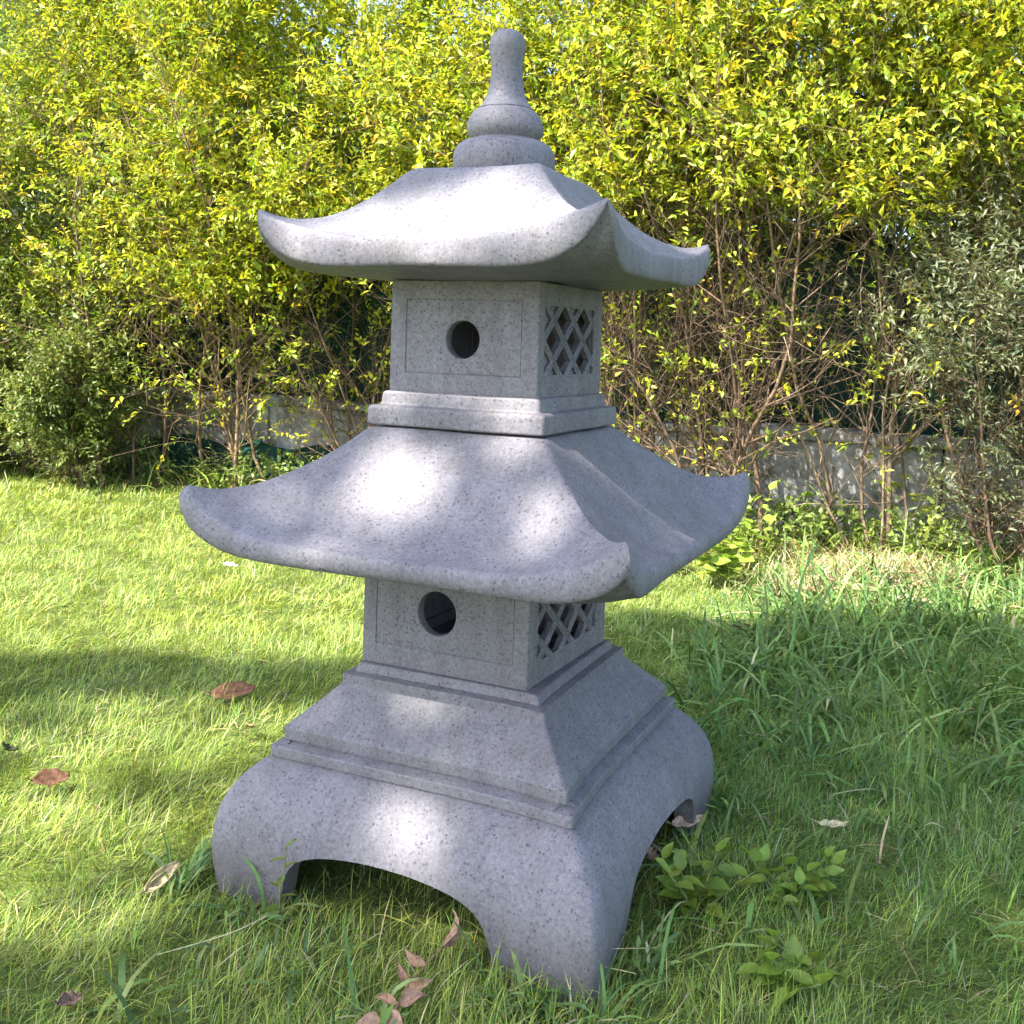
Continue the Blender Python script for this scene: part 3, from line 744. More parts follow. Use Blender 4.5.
def shrub(name, s, off, label, width=.55, z0=1.0, z1=2.85, nclump=34, nspr=48, nstem=5, low=.28, LL=.042, cols=YG, wts=YW, depth=.38, group='tall shrubs forming the hedge',
          barkc=(.15, .095, .058), lean=0.0, sprn=9, lowz=.15, wr=.40, dens_gap=None, cat='shrub', xy=None, kids=(22, 6)):
    base = fl(s, off) if xy is None else np.array(xy)
    root = empty(name, (base[0], base[1], 0), label, cat, group)
    O = np.array([base[0], base[1], 0.]); FD3 = np.array([*FD, 0]); FN3 = np.array([*FN, 0])
    c = Cloud(); tips = []
    for k in range(nstem):
        p = O + FD3 * RNG.normal(0, .13) + FN3 * RNG.normal(0, .07)
        d = np.array([0, 0, 1.]) + FD3 * (RNG.normal(0, .28) + lean) + FN3 * RNG.normal(.04, .14)
        grow(c, p - np.array([0, 0, .03]), d, RNG.uniform(.72, 1.0) * (z1 * .82), RNG.uniform(.006, .0145), 0, tips, np.array(barkc) * RNG.uniform(.8, 1.2), wig=.15, up_=.35, nseg=9, kids=kids)
    tm = c.mesh('stems', O); link('stems', tm, M_BARKV, root)
    f = Cloud()
    # crown of leafy clumps
    cs = []
    for k in range(nclump):
        z = z0 + (z1 - z0) * RNG.beta(1.35, 1.05)
        u_ = (z - z0) / (z1 - z0)
        wd = width * (0.75 + .35 * math.sin(math.pi * min(1, u_ * 1.0)))
        cs.append(O + FD3 * RNG.uniform(-wd, wd) + FN3 * RNG.uniform(-depth, depth * 1.1) + FD3 * lean * z * .5 + np.array([0, 0, z]))
    for q in cs:
        r = RNG.uniform(.13, .27); n = int(nspr * RNG.uniform(.7, 1.3))
        dd = rand_dir(n); dd[:, 2] = dd[:, 2] * .8 + .15
        rad = r * RNG.random((n, 1)) ** .45
        P = q + dd * rad * np.array([1.15, 1.15, .8])
        D = dd * 1.0 + np.array([0, 0, .35]) + FN3 * .25 + rand_dir(n) * .35
        sprigs(f, P, D, RNG.uniform(.10, .22, n), sprn, LL, cols, wts, wr)
    # stray leafy shoots on the bare lower twigs
    lowt = [t for t in tips if lowz < t[0][2] < z0 + .5]
    if lowt and low > 0:
        idx = RNG.choice(len(lowt), int(len(lowt) * low), replace=True)
        P = np.array([lowt[i][0] for i in idx]); D = np.array([lowt[i][1] for i in idx])
        sprigs(f, P, D + rand_dir(len(P)) * .5, RNG.uniform(.06, .14, len(P)), 6, LL * .85, cols, wts, wr * 1.1)
    ns2 = 26                                            # young upright shoots beyond the crown
    q = np.array([cs[i] for i in RNG.integers(0, len(cs), ns2)]) + rand_dir(ns2) * .2 + FN3 * .12
    sprigs(f, q, np.array([0, 0, 1.]) + rand_dir(ns2) * .45 + FN3 * .25, RNG.uniform(.25, .45, ns2), 15, LL * 1.1, cols, wts, wr)
    hit = [t for t in tips if t[0][2] > z0]
    if hit:
        idx = RNG.choice(len(hit), int(len(hit) * .5), replace=True)
        P = np.array([hit[i][0] for i in idx]); D = np.array([hit[i][1] for i in idx])
        sprigs(f, P, D + rand_dir(len(P)) * .4, RNG.uniform(.08, .18, len(P)), 8, LL, cols, wts, wr)
    link('foliage', f.mesh('foliage', O), M_LEAF, root)
    return root

# bark that reads the per-twig colour
mb, ntb, outb = new_mat('twig_bark')
ab = N(ntb, 'ShaderNodeAttribute', attribute_name='Col'); tcb = ntb.nodes.new('ShaderNodeTexCoord')
nb = N(ntb, 'ShaderNodeTexNoise', Scale=40.0, Detail=4.0); ntb.links.new(tcb.outputs['Object'], nb.inputs['Vector'])
rb_ = ramp(ntb, [(.3, (.6,) * 3), (.7, (1.45,) * 3)], nb.outputs[0])
pb_ = N(ntb, 'ShaderNodeBsdfPrincipled', Roughness=.85); ntb.links.new(mixc(ntb, ab.outputs['Color'], rb_.outputs[0], 1.0, 'MULTIPLY'), pb_.inputs['Base Color'])
ntb.links.new(pb_.outputs[0], outb.inputs[0]); M_BARKV = mb

# the hedge, from right to left
shrub('hedge_shrub', -1.35, .25, 'yellow green hedge shrub beyond the right edge of the lawn, last to the right', z0=1.25, low=.15)
shrub('hedge_shrub', -.62, .22, 'yellow green shrub with feathery shoots at the far right of the hedge, above grey twigs', z0=1.40, z1=2.85, low=.07, nclump=36, nstem=5)
shrub('hedge_shrub', .05, .30, 'thin yellow green hedge shrub with bare pale stems above the broken wall coping', z0=1.40, z1=2.85, low=.08, nclump=38, nstem=6, barkc=(.20, .14, .09))
shrub('hedge_shrub', .62, .34, 'twiggy brown stemmed shrub with bright yellow leaves right of the lantern roofs', z0=1.42, z1=2.85, low=.11, nstem=8, nclump=40)
shrub('hedge_shrub', 1.22, .30, 'brown tangled shrub with yellow crown just right of the lantern finial', z0=1.38, z1=2.85, low=.11, nstem=8, nclump=40)
shrub('hedge_shrub', 1.95, .25, 'yellow green shrub hidden mostly behind the lantern, rising past the finial', z0=1.30, z1=2.72, nclump=36, low=.15)
shrub('hedge_shrub', 2.62, .25, 'orange flecked yellow green shrub left of the finial, its top below a pale gap', z0=1.20, z1=2.66, nclump=36, low=.15)
shrub('hedge_shrub', 3.25, .30, 'open shrub with a thick leaning tan stem left of the upper chamber', z0=1.02, z1=2.90, nclump=52, low=.26, lean=.12, barkc=(.24, .16, .085))
shrub('hedge_shrub', 3.95, .35, 'bushy lime green shrub with brown lower twigs above the left of the lower roof', LL=.038, nspr=56, z0=1.0, z1=3.1, low=.2, nclump=52)
shrub('hedge_shrub', 4.65, .40, 'dense green hedge shrub at the left with a dark hollow below its crown', LL=.036, nspr=60, z0=.85, z1=3.25, low=.3, nclump=58, cols=YG + DG, wts=(3, 5, 5, 1, 4, .2, 2, 2, 2, 1))
shrub('hedge_shrub', 5.35, .40, 'fresh green shrub at the far left of the hedge', LL=.036, nspr=60, z0=.60, z1=2.30, low=.4, nclump=42, cols=YG + DG, wts=(3, 5, 5, 1, 3, .2, 2, 2, 1, 1))
shrub('hedge_shrub', 7.2, .4, 'outermost hedge shrub at the open left end of the wall', z0=.5, z1=2.2, low=.1)
shrub('hedge_shrub', 6.15, .45, 'hedge shrub beyond the left edge, last to the left', z0=.6, z1=2.1, low=.4)
# low leafy bushes in front
shrub('low_bush', 4.15, .62, 'low dull green bush with twiggy gaps at the left foot of the hedge', width=.42, z0=.25, z1=.95, nclump=14, nspr=26, nstem=6, low=.5, LL=.034, cols=DG + [(.30, .32, .09)], wts=(3, 4, 2, 3, 2), depth=.22, group='low bushes at the foot of the hedge', lowz=.03)
shrub('low_bush', 5.0, .72, 'dense low olive bush with tiny leaves at the far left edge of the lawn', width=.5, z0=.12, z1=1.0, nclump=26, nspr=34, nstem=5, low=.6, LL=.032, cols=DG + [(.30, .32, .09)], wts=(4, 4, 2, 2, 1), depth=.28, group='low bushes at the foot of the hedge', lowz=.03)
shrub('low_bush', -.42, .46, 'grey green narrow leaved bush below the far right crown, above the wall', width=.42, z0=.78, z1=1.45, nclump=18, nspr=26, nstem=5, low=.35, LL=.036, cols=[(.17, .20, .11), (.11, .14, .07), (.27, .30, .15)], wts=(3, 3, 2), depth=.2, group='low bushes at the foot of the hedge', wr=.28)

# dark evergreens behind the fence
for i, (s, off, zz, lab) in enumerate([(-1.6, -1.5, 2.9, 'dark evergreen shrub behind the fence, furthest right'), (.1, -1.45, 2.9, 'dark evergreen shrub behind the fence above the broken coping'), (1.6, -1.5, 2.9, 'dark evergreen shrub behind the fence right of the finial'),
                                       (3.1, -1.5, 2.85, 'dark evergreen shrub behind the fence left of the finial'), (4.6, -1.5, 3.0, 'dark evergreen shrub behind the fence at the left'), (6.2, -1.5, 2.2, 'dark evergreen shrub behind the fence, furthest left')]):
    shrub('evergreen_shrub', s, off, lab, width=.95, z0=.25, z1=zz, nclump=40, nspr=26, nstem=5, low=.2, LL=.085, cols=[(.030, .058, .022), (.05, .085, .028), (.02, .04, .018)], wts=(3, 2, 3), depth=.45,
          group='dark shrubs behind the green fence', wr=.5, sprn=7)

def undergrowth():
    f = Cloud()
    n = 1500; s_ = RNG.uniform(-1.4, 6.4, n); o_ = RNG.uniform(.05, .50, n)
    P = np.stack([FP[0] + FD[0] * s_ + FN[0] * o_, FP[1] + FD[1] * s_ + FN[1] * o_, RNG.uniform(.0, .16, n)], 1)
    k = fbm(P[:, 0] * 1.0, P[:, 1], 4.0, 8) > -.05; P = P[k]; n = len(P)
    sprigs(f, P, np.array([0, 0, 1.]) + rand_dir(n) * .7, RNG.uniform(.06, .16, n), 7, .036, [(.24, .34, .06), (.32, .40, .08), (.16, .24, .05), (.10, .16, .04)], (3, 2, 3, 2), .55)
    tag(link('undergrowth', f.mesh('undergrowth'), M_LEAF), 'leafy undergrowth along the foot of the hedge', 'undergrowth', kind='stuff')
    f = Cloud(); n = 2600; s_ = RNG.uniform(-1.6, 6.6, n); o_ = RNG.normal(.22, .22, n)
    P = np.stack([FP[0] + FD[0] * s_ + FN[0] * o_, FP[1] + FD[1] * s_ + FN[1] * o_, RNG.uniform(.004, .03, n)], 1)
    L = RNG.uniform(.025, .055, n)
    f.leaves(P, rand_dir(n) * np.array([1, 1, .25]), unit(rand_dir(n) * .5 + np.array([0, 0, 1.])), L, L * .5, pal(n, [(.16, .09, .05), (.26, .17, .09), (.10, .06, .04), (.36, .27, .14)], (3, 3, 2, 1), .2))
    tag(link('leaf_litter', f.mesh('leaf_litter'), M_DRY), 'brown leaf litter under the hedge', 'leaf litter', kind='stuff')
undergrowth()

# ------------------------------------------------------------------ wall and netting behind the hedge
def frame(s0, s1, off, z0, z1, t, m, ns=1, jit=0.0):
    """box along the fence line, from s0 to s1, its front face at off"""
    a = fl(s0, off); b = fl(s1, off); n3 = FN * t
    v = [(a[0], a[1], z0), (b[0], b[1], z0), (b[0] - n3[0], b[1] - n3[1], z0), (a[0] - n3[0], a[1] - n3[1], z0)]
    v += [(x, y, z1 + random.uniform(-jit, jit)) for (x, y, _) in v]
    m.add(v, [(0, 3, 2, 1), (4, 5, 6, 7), (0, 1, 5, 4), (1, 2, 6, 5), (2, 3, 7, 6), (3, 0, 4, 7)])
wl = empty('low_wall', (*fl(2.5, 0), 0), 'low weathered grey concrete wall behind the hedge stems', 'wall')
def child(name, m, mat, par, bev=0.0):
    me = m.mesh(name); o = link(name, me, mat); o.parent = par; o.location = -Vector(par.location)
    if bev:
        b = o.modifiers.new('edge', 'BEVEL'); b.width = bev; b.segments = 2
    return o
m = PolyMesh(); s = -2.6
while s < 8:
    L_ = random.uniform(.7, 1.1); frame(s, s + L_ - .008, -.02 + random.uniform(-.006, .006), -.05, .44, .14, m, jit=.004); s += L_
child('wall_body', m, M_WALL, wl, .008)
m = PolyMesh(); s = -2.7
while s < 8:
    L_ = random.uniform(.35, .6); frame(s, s + L_ - .012, .02 + random.uniform(-.02, .02), .443, .485 + random.uniform(-.008, .012), .21, m, jit=.008); s += L_
child('coping', m, M_WALL, wl, .01)

nf = empty('netting_fence', (*fl(2.5, -.25), 0), 'dark green netting fence on metal posts behind the low wall', 'fence')
ns_, nz = 260, 26
S = np.linspace(-2.6, 8, ns_); Z = np.linspace(.05, 1.35, nz)
SS, ZZ = np.meshgrid(S, Z)
off = -.28 + .025 * np.sin(SS * 9 + 1.5 * np.sin(ZZ * 3)) + .012 * np.sin(SS * 31 + ZZ * 6)
ZZ = ZZ + (ZZ > 1.3) * (.03 * np.sin(SS * 4.1) - .02)
V = np.stack([FP[0] + FD[0] * SS + FN[0] * off, FP[1] + FD[1] * SS + FN[1] * off, ZZ], -1).reshape(-1, 3)
i, j = np.meshgrid(np.arange(ns_ - 1), np.arange(nz - 1)); a = (j * ns_ + i).ravel()
nm = np_mesh('netting', V - np.array(nf.location), [np.stack([a, a + 1, a + ns_ + 1, a + ns_], 1)])
no_ = link('netting', nm, M_NET, nf); sd_ = no_.modifiers.new('thick', 'SOLIDIFY'); sd_.thickness = .003
for s in np.arange(-2.5, 8, 1.5):
    c = Cloud(); p = fl(s, -.34); c.tubes([[p[0], p[1], 0]], [[p[0], p[1], 1.5]], [.02], [.02], np.array((.05, .05, .05)), 10)
    o = link('fence_post', c.mesh('fence_post', nf.location), M_POST, nf)
# loose netting at the foot of the wall on the left
S = np.linspace(2.85, 4.3, 70); T_ = np.linspace(0, 1, 12); SS, TT = np.meshgrid(S, T_)
off = .02 + .20 * (1 - TT) + .02 * np.sin(SS * 23 + TT * 5); ZZ = .02 + .20 * TT + .02 * np.sin(SS * 13)
V = np.stack([FP[0] + FD[0] * SS + FN[0] * off, FP[1] + FD[1] * SS + FN[1] * off, ZZ], -1).reshape(-1, 3)
i, j = np.meshgrid(np.arange(69), np.arange(11)); a = (j * 70 + i).ravel()
o_ = link('shade_net', np_mesh('shade_net', V, [np.stack([a, a + 1, a + 71, a + 70], 1)]), M_NET)
tag(o_, 'crumpled green net leaning on the foot of the wall left of the lantern', 'net')
sd_ = o_.modifiers.new('thick', 'SOLIDIFY'); sd_.thickness = .003

# ------------------------------------------------------------------ distant trees and hill
def far_tree(x, y, h, r, label, cols, nl=9000, leaf=.16):
    root = empty('distant_tree', (x, y, 0), label, 'tree', 'trees far behind the hedge')
    O = np.array([x, y, 0.]); c = Cloud(); tips = []
    grow(c, O, (0, 0, 1), h * .8, .18, 0, tips, np.array((.10, .08, .06)), wig=.08, up_=.3, nseg=7, kids=(9, 3))
    link('trunk', c.mesh('trunk', O), M_BARKV, root)
    f = Cloud()
    nc = 46; cc = O + np.array([0, 0, h * .62]) + rand_dir(nc) * r * np.array([1, 1, .75]) * RNG.random((nc, 1)) ** .4
    n = nl; q = RNG.integers(0, nc, n); d = rand_dir(n)
    P = cc[q] + d * r * .30 * RNG.random((n, 1)) ** .35
    C = pal(n, cols, (3, 2, 2), .15)
    f.leaves(P, rand_dir(n) + d, unit(rand_dir(n) * .7 + np.array([0, 0, 1.])), leaf * RNG.uniform(.7, 1.3, n), leaf * .6, C)
    link('crown', f.mesh('crown', O), M_LEAF, root)
BL = [(.12, .20, .10), (.17, .25, .12), (.07, .13, .08)]
far_tree(-8.6, 13.5, 6.4, 2.3, 'hazy blue green tree far behind the top left corner of the hedge', BL)
far_tree(-12.5, 15, 6.0, 2.4, 'hazy blue green tree far behind, outermost on the left', BL)
far_tree(-4.6, 11.5, 5.0, 2.5, 'pale green tree far behind the left half of the hedge', BL, 14000, .2)
far_tree(-1.0, 13.0, 4.6, 2.2, 'pale green tree far behind the hedge left of the finial', BL, 12000, .2)
far_tree(2.6, 13.0, 5.2, 2.4, 'green tree far behind the hedge right of the finial', BL)
far_tree(7.5, 13.0, 6.2, 2.4, 'green tree far behind the right end of the hedge', BL)
# hill on the horizon
X = np.linspace(-150, 150, 80); Y = np.linspace(70, 150, 24); XX, YY = np.meshgrid(X, Y)
ZZ = np.sin((YY - 70) / 80 * math.pi / 2) * (13 + 5 * np.sin(XX * .03 + 1) + 2 * np.sin(XX * .11)) - .5
i, j = np.meshgrid(np.arange(79), np.arange(23)); a = (j * 80 + i).ravel()
tag(link('hill', np_mesh('hill', np.stack([XX, YY, ZZ], -1).reshape(-1, 3), [np.stack([a, a + 1, a + 81, a + 80], 1)]), M_HILL), kind='structure')

# ------------------------------------------------------------------ shade tree standing behind and to the left of the viewer
def G(a, b, z):                                          # lantern coords -> where the sun carries the point on the ground
    x, y = loc2w(a, b); k = z / SUN[2]; return x - SUN[0] * k, y - SUN[1] * k
GAPS = []
for (a_, b_, z_, r_) in [(-.17, -.22, 1.01, .075), (-.06, -.21, 1.01, .095), (.06, -.21, 1.01, .095), (.17, -.23, 1.01, .085), (.06, -.14, 1.07, .05), (.25, .24, 1.03, .045),
                         (-.05, -.235, .63, .070), (-.02, -.24, .63, .045), (.10, -.165, .69, .022), (.20, -.25, .61, .030), (-.22, -.28, .60, .012),
                         (.025, -.30, .155, .044), (-.03, -.175, .30, .020),
                         (0, -.03, 1.21, .022), (0, 0, 1.31, .004), (.12, -.15, .74, .026), (-.13, -.14, .76, .038)]:
    g = G(a_, b_, z_); GAPS.append((g[0], g[1], r_))
def shade_prob(x, y):
    """how much of the sun the crown should take at a ground point"""
    n1 = fbm(x, y, 5.5, 2); n2 = fbm(x, y, 13.0, 4)
    e = 1.42 + .08 * np.sin(x * 5) + .05 * np.sin(x * 13 + 1)
    right = (x > -.15 + .1 * n1) & (y < e)
    band = (y > .66 + .05 * np.sin(x * 6)) & (y < .96 + .05 * np.sin(x * 7 + 2)) & (x < .2)
    near = y < -.30 + .12 * n1
    p = np.zeros_like(x)
    mid = (~right) & (~band) & (~near) & (y < .62)
    p = np.where(mid, np.where(n1 + .6 * n2 > .35, .45, .03), p)
    p = np.where(near, np.where(n1 + .6 * n2 > .35, .10, .88), p)
    p = np.where(band, 1.0, p); p = np.where(right, 1.0, p)
    la, lb = w2loc(x - .07, y - .05); p = np.where((np.abs(la) < .37) & (np.abs(lb) < .37), 1.0, p)
    p = np.where((x > -.42) & (x < .6) & (y > -.58 + .1 * n1) & (y < -.1) & (n1 + n2 < .9), np.maximum(p, .93), p)
    p = np.where((x > .62) & (x < .95) & (y < -.22) & (n2 > .05), .25, p)
    ell = ((x - .35) / 2.6) ** 2 + ((y + .35) / 1.95) ** 2
    p = np.where(ell > 1, 0, p)
    for gx, gy, gr in GAPS:
        p = np.where(np.hypot(x - gx, y - gy) < gr + .031, 0, p)
    return p
def shade_tree():
    bx, by = -5.0, -4.3
    root = empty('shade_tree', (bx, by, 0), 'broad leaved garden tree behind the viewer that dapples the lawn', 'tree')
    O = np.array([bx, by, 0.]); c = Cloud(); bc = np.array((.14, .11, .08))
    pts = [np.array([bx, by, -.05]), np.array([bx + .04, by + .02, 1.0]), np.array([bx + .0, by + .08, 2.6]), np.array([bx + .1, by + .12, 4.6])]
    rr = [.22, .17, .15, .12]
    c.tubes(np.array(pts[:-1]), np.array(pts[1:]), rr[:-1], rr[1:], bc, 12)
    def limb(p0, p1, r0, r1, k=6):
        P = [p0 + (p1 - p0) * t + RNG.normal(0, .04, 3) * (0 < t < 1) + np.array([0, 0, .25]) * math.sin(math.pi * t) for t in np.linspace(0, 1, k)]
        r = np.linspace(r0, r1, k); c.tubes(np.array(P[:-1]), np.array(P[1:]), r[:-1], r[1:], bc, 8); return P
    n = 95000
    gx = RNG.uniform(-2.4, 3.1, n); gy = RNG.uniform(-2.4, 1.65, n)
    ell = ((gx - .35) / 2.6) ** 2 + ((gy + .35) / 1.95) ** 2
    keep = (RNG.random(n) < shade_prob(gx, gy)); gx, gy, ell = gx[keep], gy[keep], ell[keep]
    hh = 7.2 + (RNG.random(len(gx)) - .5) * 1.9 * np.sqrt(np.clip(1.05 - ell, .05, 1))
    t = hh / SUN[2]
    P = np.stack([gx, gy, np.zeros(len(gx))], 1) + SUN * t[:, None]
    n = len(P)
    f = Cloud(); L = RNG.uniform(.05, .075, n)
    f.leaves(P, rand_dir(n), unit(SUN + rand_dir(n) * .55), L, L * .55, pal(n, [(.10, .17, .035), (.14, .22, .04), (.07, .12, .03)], (3, 2, 2), .15))
    link('crown', f.mesh('crown', O), M_LEAF, root)
    # limbs reach into the leafy parts
    ids = RNG.choice(n, 16, replace=False)
    for k in ids[:9]:
        LP = limb(pts[-1] + np.array([0, 0, -.1]), P[k], .055, .012)
        for q in RNG.choice(n, 3):
            if np.linalg.norm(P[q] - LP[3]) < 1.8: limb(LP[3], P[q], .016, .004, 4)
    link('trunk', c.mesh('trunk', O), M_BARKV, root)
shade_tree()

# ------------------------------------------------------------------ young plants and weeds
def weed(x, y, label, n=4, h=.12, LL=.045, cols=None, wts=None, wr=.6, spread=.35, per=6, name='weed_plant', cat='weed', group=None, big=True, lean=None, hz=0.0):
    root = empty(name, (x, y, 0), label, cat, group)
    O = np.array([x, y, 0.]); z = float(gz(np.array(x), np.array(y))); f = Cloud(); c = Cloud()
    cols = cols or [(.16, .26, .06), (.22, .33, .08), (.11, .19, .05)]; wts = wts or (3, 2, 2)
    for k in range(n):
        d = unit(np.array([RNG.normal(0, spread), RNG.normal(0, spread), 1.0]) + (np.array(lean) if lean else 0)); hk = h * RNG.uniform(.6, 1.1)
        p = O + np.array([0, 0, z - .005]); pts = [p]
        for _ in range(4):
            d = unit(d + RNG.normal(0, .12, 3)); pts.append(pts[-1] + d * hk / 4)
        P = np.array(pts); c.tubes(P[:-1], P[1:], np.linspace(.0018, .001, 4), np.linspace(.0016, .0008, 4), np.array((.17, .20, .07)), 5)
        m_ = per; t = np.linspace(.25, 1.0, m_); pos = np.stack([np.interp(t * 4, np.arange(5), P[:, i]) for i in range(3)], 1)
        a = np.arange(m_) * 2.4 + RNG.uniform(0, 6.28)
        dd = np.stack([np.cos(a), np.sin(a), RNG.uniform(.0, .5, m_)], 1); dd[-1] = dd[-1] * .5 + np.array([0, 0, .6])
        L = LL * (1.05 - .35 * t) * RNG.uniform(.8, 1.2, m_)
        f.leaves(pos, dd, unit(np.array([0, 0, 1.]) + RNG.normal(0, .25, (m_, 3))), L, L * wr, pal(m_, cols, wts, .10), (LEAFB_V, LEAFB_F))
    link('stalk', c.mesh('stalk', O), M_BARKV, root); link('leaves', f.mesh('leaves', O), M_LEAF, root)
WC = [(.20, .30, .045), (.27, .37, .06), (.15, .23, .04)]
weed(.315, -.225, 'soft green broad leaved weed by the shaded right foot of the lantern', n=8, h=.11, LL=.046, spread=.6, cols=WC, group='weeds beside the lantern')
weed(.395, -.40, 'pale green rosette weed at the bottom edge of the picture', n=6, h=.065, LL=.052, spread=.7, per=5, cols=WC, group='weeds beside the lantern')
weed(.47, -.20, 'small leafy weed in the grass right of the other weeds', n=8, h=.09, LL=.040, spread=.6, cols=WC, group='weeds beside the lantern')
weed(.30, -.13, 'tiny dull weed tucked under the right side arch', n=3, h=.05, LL=.025, spread=.5, group='weeds beside the lantern')
weed(-.290, -.232, 'thin seedling with a few leaves in front of the left arch', n=1, h=.135, LL=.032, spread=.05, per=7, wr=.42, name='seedling', cat='seedling', cols=[(.16, .22, .04), (.24, .28, .06)], wts=(1, 1))
HB = [(.30, .40, .06), (.22, .34, .055), (.38, .46, .09)]
weed(.80, 1.80, 'bright heart leaved plant just behind the right corner of the lower roof', n=9, h=.34, LL=.070, cols=HB, wr=.85, spread=.28, per=9, group='leafy plants at the foot of the hedge')
weed(.92, 2.15, 'bright leafy plant behind the heart leaved one', n=8, h=.36, LL=.060, cols=HB, wr=.8, spread=.3, per=8, group='leafy plants at the foot of the hedge')
weed(.62, 2.05, 'bright low plant half hidden behind the lower roof', n=6, h=.26, LL=.06, cols=HB, wr=.8, spread=.35, per=8, group='leafy plants at the foot of the hedge')
weed(1.35, 2.62, 'green plant with round leaves in front of the dark hollow by the wall', n=6, h=.28, LL=.055, cols=HB, wr=.75, spread=.4, per=8, group='leafy plants at the foot of the hedge')
weed(1.62, 2.52, 'pale leaved plant before the light part of the wall', n=5, h=.33, LL=.065, cols=HB, wr=.8, spread=.35, per=7, group='leafy plants at the foot of the hedge')
weed(1.86, 2.48, 'tall yellow green sapling with one big leaf against the wall', n=3, h=.50, LL=.085, cols=[(.42, .50, .10), (.34, .42, .08)], wts=(1, 1), wr=.9, spread=.12, per=7, group='leafy plants at the foot of the hedge')
for (x, y, lab, h_, nn) in [(1.78, 2.28, 'bushy light green weed at the right foot of the wall, nearer the dry grass', .22, 14), (2.08, 2.12, 'bushy light green weed at the right edge of the picture', .24, 16), (1.98, 2.34, 'bushy light green weed between two like it at the right foot of the wall', .24, 12)]:
    weed(x, y, lab, n=nn, h=h_, LL=.032, cols=[(.28, .36, .09), (.20, .29, .07)], wts=(1, 1), wr=.6, spread=.5, per=10, group='bushy weeds at the right foot of the wall')
for (x, y, lab) in [(-1.55, 4.02, 'tufted light green plant at the left foot of the hedge beside the net'), (-1.95, 4.1, 'light green plant at the left foot of the hedge under the dull bush'), (-2.45, 4.15, 'pale feathery plant at the far left foot of the hedge')]:
    weed(x, y, lab, n=16, h=.26, LL=.055, cols=[(.28, .34, .09), (.20, .28, .07), (.36, .38, .14)], wr=.3, spread=.45, per=8, group='plants at the left foot of the hedge')

# ------------------------------------------------------------------ fallen leaves and litter
def fallen(x, y, L, W, ang, colr, label, tilt=(0.15, 0.1), curl=.5, lift=.028, name='fallen_leaf', cat='fallen leaf', group='fallen leaves on the lawn'):
    nu, nv = 13, 7; V = []; C = []
    for i in range(nu):
        t = i / (nu - 1); wv = W * .5 * (math.sin(math.pi * min(1, t * .93 + .035)) ** .75) * (1.12 - .3 * t)
        for j in range(nv):
            s = j / (nv - 1) * 2 - 1
            V.append(((t - .5) * L, s * wv, curl * (s * s * wv * .9 + (t - .5) ** 2 * L * .55) + .002 * math.sin(t * 17 + s * 3)))
            k = .72 if j == 3 else 1.0 + .22 * math.sin(i * 1.9 + j * 2.3)
            C.append([colr[0] * k, colr[1] * k, colr[2] * k])
    F = [(i * nv + j, (i + 1) * nv + j, (i + 1) * nv + j + 1, i * nv + j + 1) for i in range(nu - 1) for j in range(nv - 1)]
    c = Cloud(); c.add(np.array(V), np.array(F), np.array(C))
    c.tubes([[-L * .5, 0, curl * L * .13], ], [[-L * .5 - L * .22, .1 * L, curl * L * .13 + .004]], [.0011], [.0008], np.array(colr) * .7, 5)
    o = link(name, c.mesh(name), M_DRY)
    o.location = (x, y, float(gz(np.array(x), np.array(y))) + lift); o.rotation_euler = (tilt[0], tilt[1], ang)
    tag(o, label, cat, group)
    sm = o.modifiers.new('thick', 'SOLIDIFY'); sm.thickness = .0006
    return o
fallen(-.585, .66, .098, .052, .1, (.15, .075, .04), 'reddish brown fallen leaf in the shadow band left of the lantern', (.5, -.1), .35)
fallen(-.79, .19, .062, .040, .6, (.14, .072, .04), 'brown fallen leaf on the lawn at the left', (.45, .1), .45)
fallen(-.93, .33, .045, .035, 1.9, (.07, .085, .04), 'dark green fallen leaf at the left edge of the picture', (.5, .2), .5)
fallen(-.50, .45, .04, .02, 2.2, (.30, .21, .10), 'small tan leaf just below the big fallen leaf', (.3, .2), .6)
fallen(-.91, 1.88, .050, .034, .4, (.75, .73, .70), 'small white petal on the sunlit lawn', (.2, .2), .5, cat='petal', name='petal')
fallen(-.485, -.155, .062, .022, 1.0, (.52, .40, .24), 'pale dry curled leaf beside the left foot of the lantern', (.9, -.3), .9)
fallen(1.06, 1.62, .10, .06, 2.6, (.34, .19, .11), 'large brown leaf at the edge of the sunlight on the right', (.7, .1), .4)
fallen(1.28, 1.70, .10, .05, .3, (.55, .42, .27), 'pale tan leaf right of the large brown leaf', (.4, .1), .4)
fallen(1.40, 1.55, .14, .045, .1, (.58, .50, .28), 'long straw coloured leaf on the dry patch', (.3, .1), .3)
fallen(.74, 1.25, .07, .04, .5, (.10, .05, .035), 'dark maroon leaf in the shaded long grass', (.4, .1), .6)
fallen(.345, .015, .075, .022, .6, (.52, .36, .26), 'pinkish leaf poking out under the right foot of the lantern', (.6, .1), .7)
fallen(.60, .00, .06, .016, .2, (.50, .44, .26), 'thin yellowed leaf lying in the right foreground grass', (.3, .1), .8)
fallen(.265, -.10, .05, .025, 1.3, (.30, .18, .12), 'curled brown leaf in the gap beside the right foot', (.6, .2), .9)
fallen(-.50, -.44, .03, .02, .9, (.16, .10, .08), 'small dark leaf at the lower left of the picture', (.4, .2), .7)

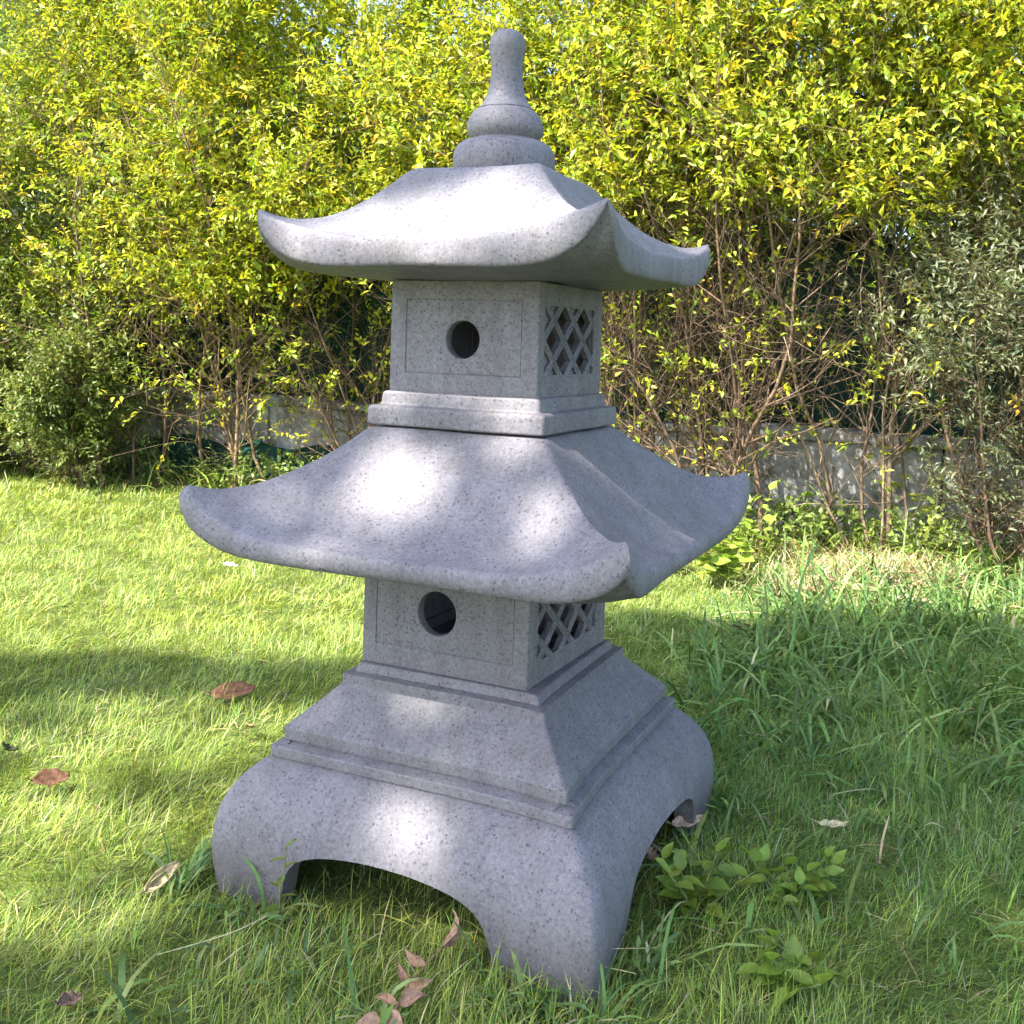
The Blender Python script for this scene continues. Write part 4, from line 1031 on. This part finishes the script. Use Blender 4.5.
# dried sprig with curled leaves in the foreground
tw = empty('dried_sprig', (-.085, -.375, 0), 'dried pinkish brown sprig with curled leaves at the bottom of the picture', 'dried sprig')
c = Cloud(); P = np.array([[-.118, -.485, .022], [-.100, -.455, .028], [-.092, -.42, .030], [-.072, -.39, .036], [-.052, -.362, .044]])
c.tubes(P[:-1], P[1:], [.002, .0018, .0015, .0012], [.0018, .0015, .0012, .0009], np.array((.30, .19, .12)), 6)
link('stem', c.mesh('stem', tw.location), M_DRY, tw)
def curl_tmpl(k, tw_):
    """dry leaf rolled along its length and twisted"""
    o = np.linspace(0, 1, 9); w_ = np.array([.05, .35, .52, .55, .50, .40, .27, .13, .0]); V = []
    for j, sgn in enumerate((-1, -.5, 0, .5, 1)):
        for q, ww in zip(o, w_):
            a = sgn * k; x = math.sin(a) / k * ww; z = (1 - math.cos(a)) / k * ww * .9; t = tw_ * q
            V.append((x * math.cos(t) - z * math.sin(t), q, x * math.sin(t) + z * math.cos(t) + .25 * math.sin(q * 3.0) * q + .02 * math.sin(q * 19 + sgn * 3)))
    F = [[j * 9 + q, j * 9 + q + 1, (j + 1) * 9 + q + 1, (j + 1) * 9 + q] for j in range(4) for q in range(8)]
    return np.array(V), np.array(F)
for (q, dx_, dy_, dz_, L_, w_, k_, t_, nz_) in [(4, .25, 1, .7, .050, .045, 1.0, .5, -.8), (3, -1.0, .35, .6, .036, .024, 1.9, 1.6, .4), (2, 1, -.1, .25, .034, .026, 1.7, -1.3, 1), (2, -.5, .6, .7, .030, .020, 2.0, 1.0, .2),
                                       (1, 1, .3, .1, .036, .030, 1.5, .9, 1), (1, -1, .3, .1, .032, .022, 2.1, -1.1, .6), (0, .8, -.6, .1, .040, .040, 1.3, .8, 1), (0, -.8, -.2, .15, .034, .030, 1.6, -.9, 1)]:
    f = Cloud(); f.leaves(P[q:q + 1], np.array([[dx_, dy_, dz_]], float), np.array([[.3, -.9, nz_]]), L_, w_, np.array([[.50, .31, .21]]) * RNG.uniform(.7, 1.2), curl_tmpl(k_, t_))
    o = link('curled_leaf', f.mesh('curled_leaf', tw.location), M_DRY, tw)

# long straw lying past the front foot
def straw(pts, r, label):
    P = []
    pts = np.array(pts, float)
    for t in np.linspace(0, len(pts) - 1.001, 26):
        i = int(t); u = t - i; p0, p1, p2, p3 = pts[max(i - 1, 0)], pts[i], pts[min(i + 1, len(pts) - 1)], pts[min(i + 2, len(pts) - 1)]
        P.append(.5 * ((2 * p1) + (p2 - p0) * u + (2 * p0 - 5 * p1 + 4 * p2 - p3) * u * u + (3 * p1 - p0 - 3 * p2 + p3) * u ** 3))
    P = np.array(P); c = Cloud(); rr = np.linspace(r, r * .5, len(P))
    c.tubes(P[:-1], P[1:], rr[:-1], rr[1:], np.array((.50, .46, .24)), 5)
    tag(link('straw_stem', c.mesh('straw_stem'), M_DRY), label, 'straw', 'loose straws on the grass')
straw([(.015, -.235, .050), (.030, -.30, .042), (.055, -.355, .040), (.13, -.395, .042), (.20, -.42, .040)], .0012, 'long bent straw stem lying in front of the near foot')
straw([(.055, -.358, .044), (.12, -.375, .046), (.19, -.372, .044), (.235, -.365, .04)], .0010, 'shorter straw stem crossing the long bent one')
straw([(-.30, -.28, .04), (-.34, -.33, .045), (-.42, -.37, .042)], .0013, 'pale straw stem in the grass under the left arch')
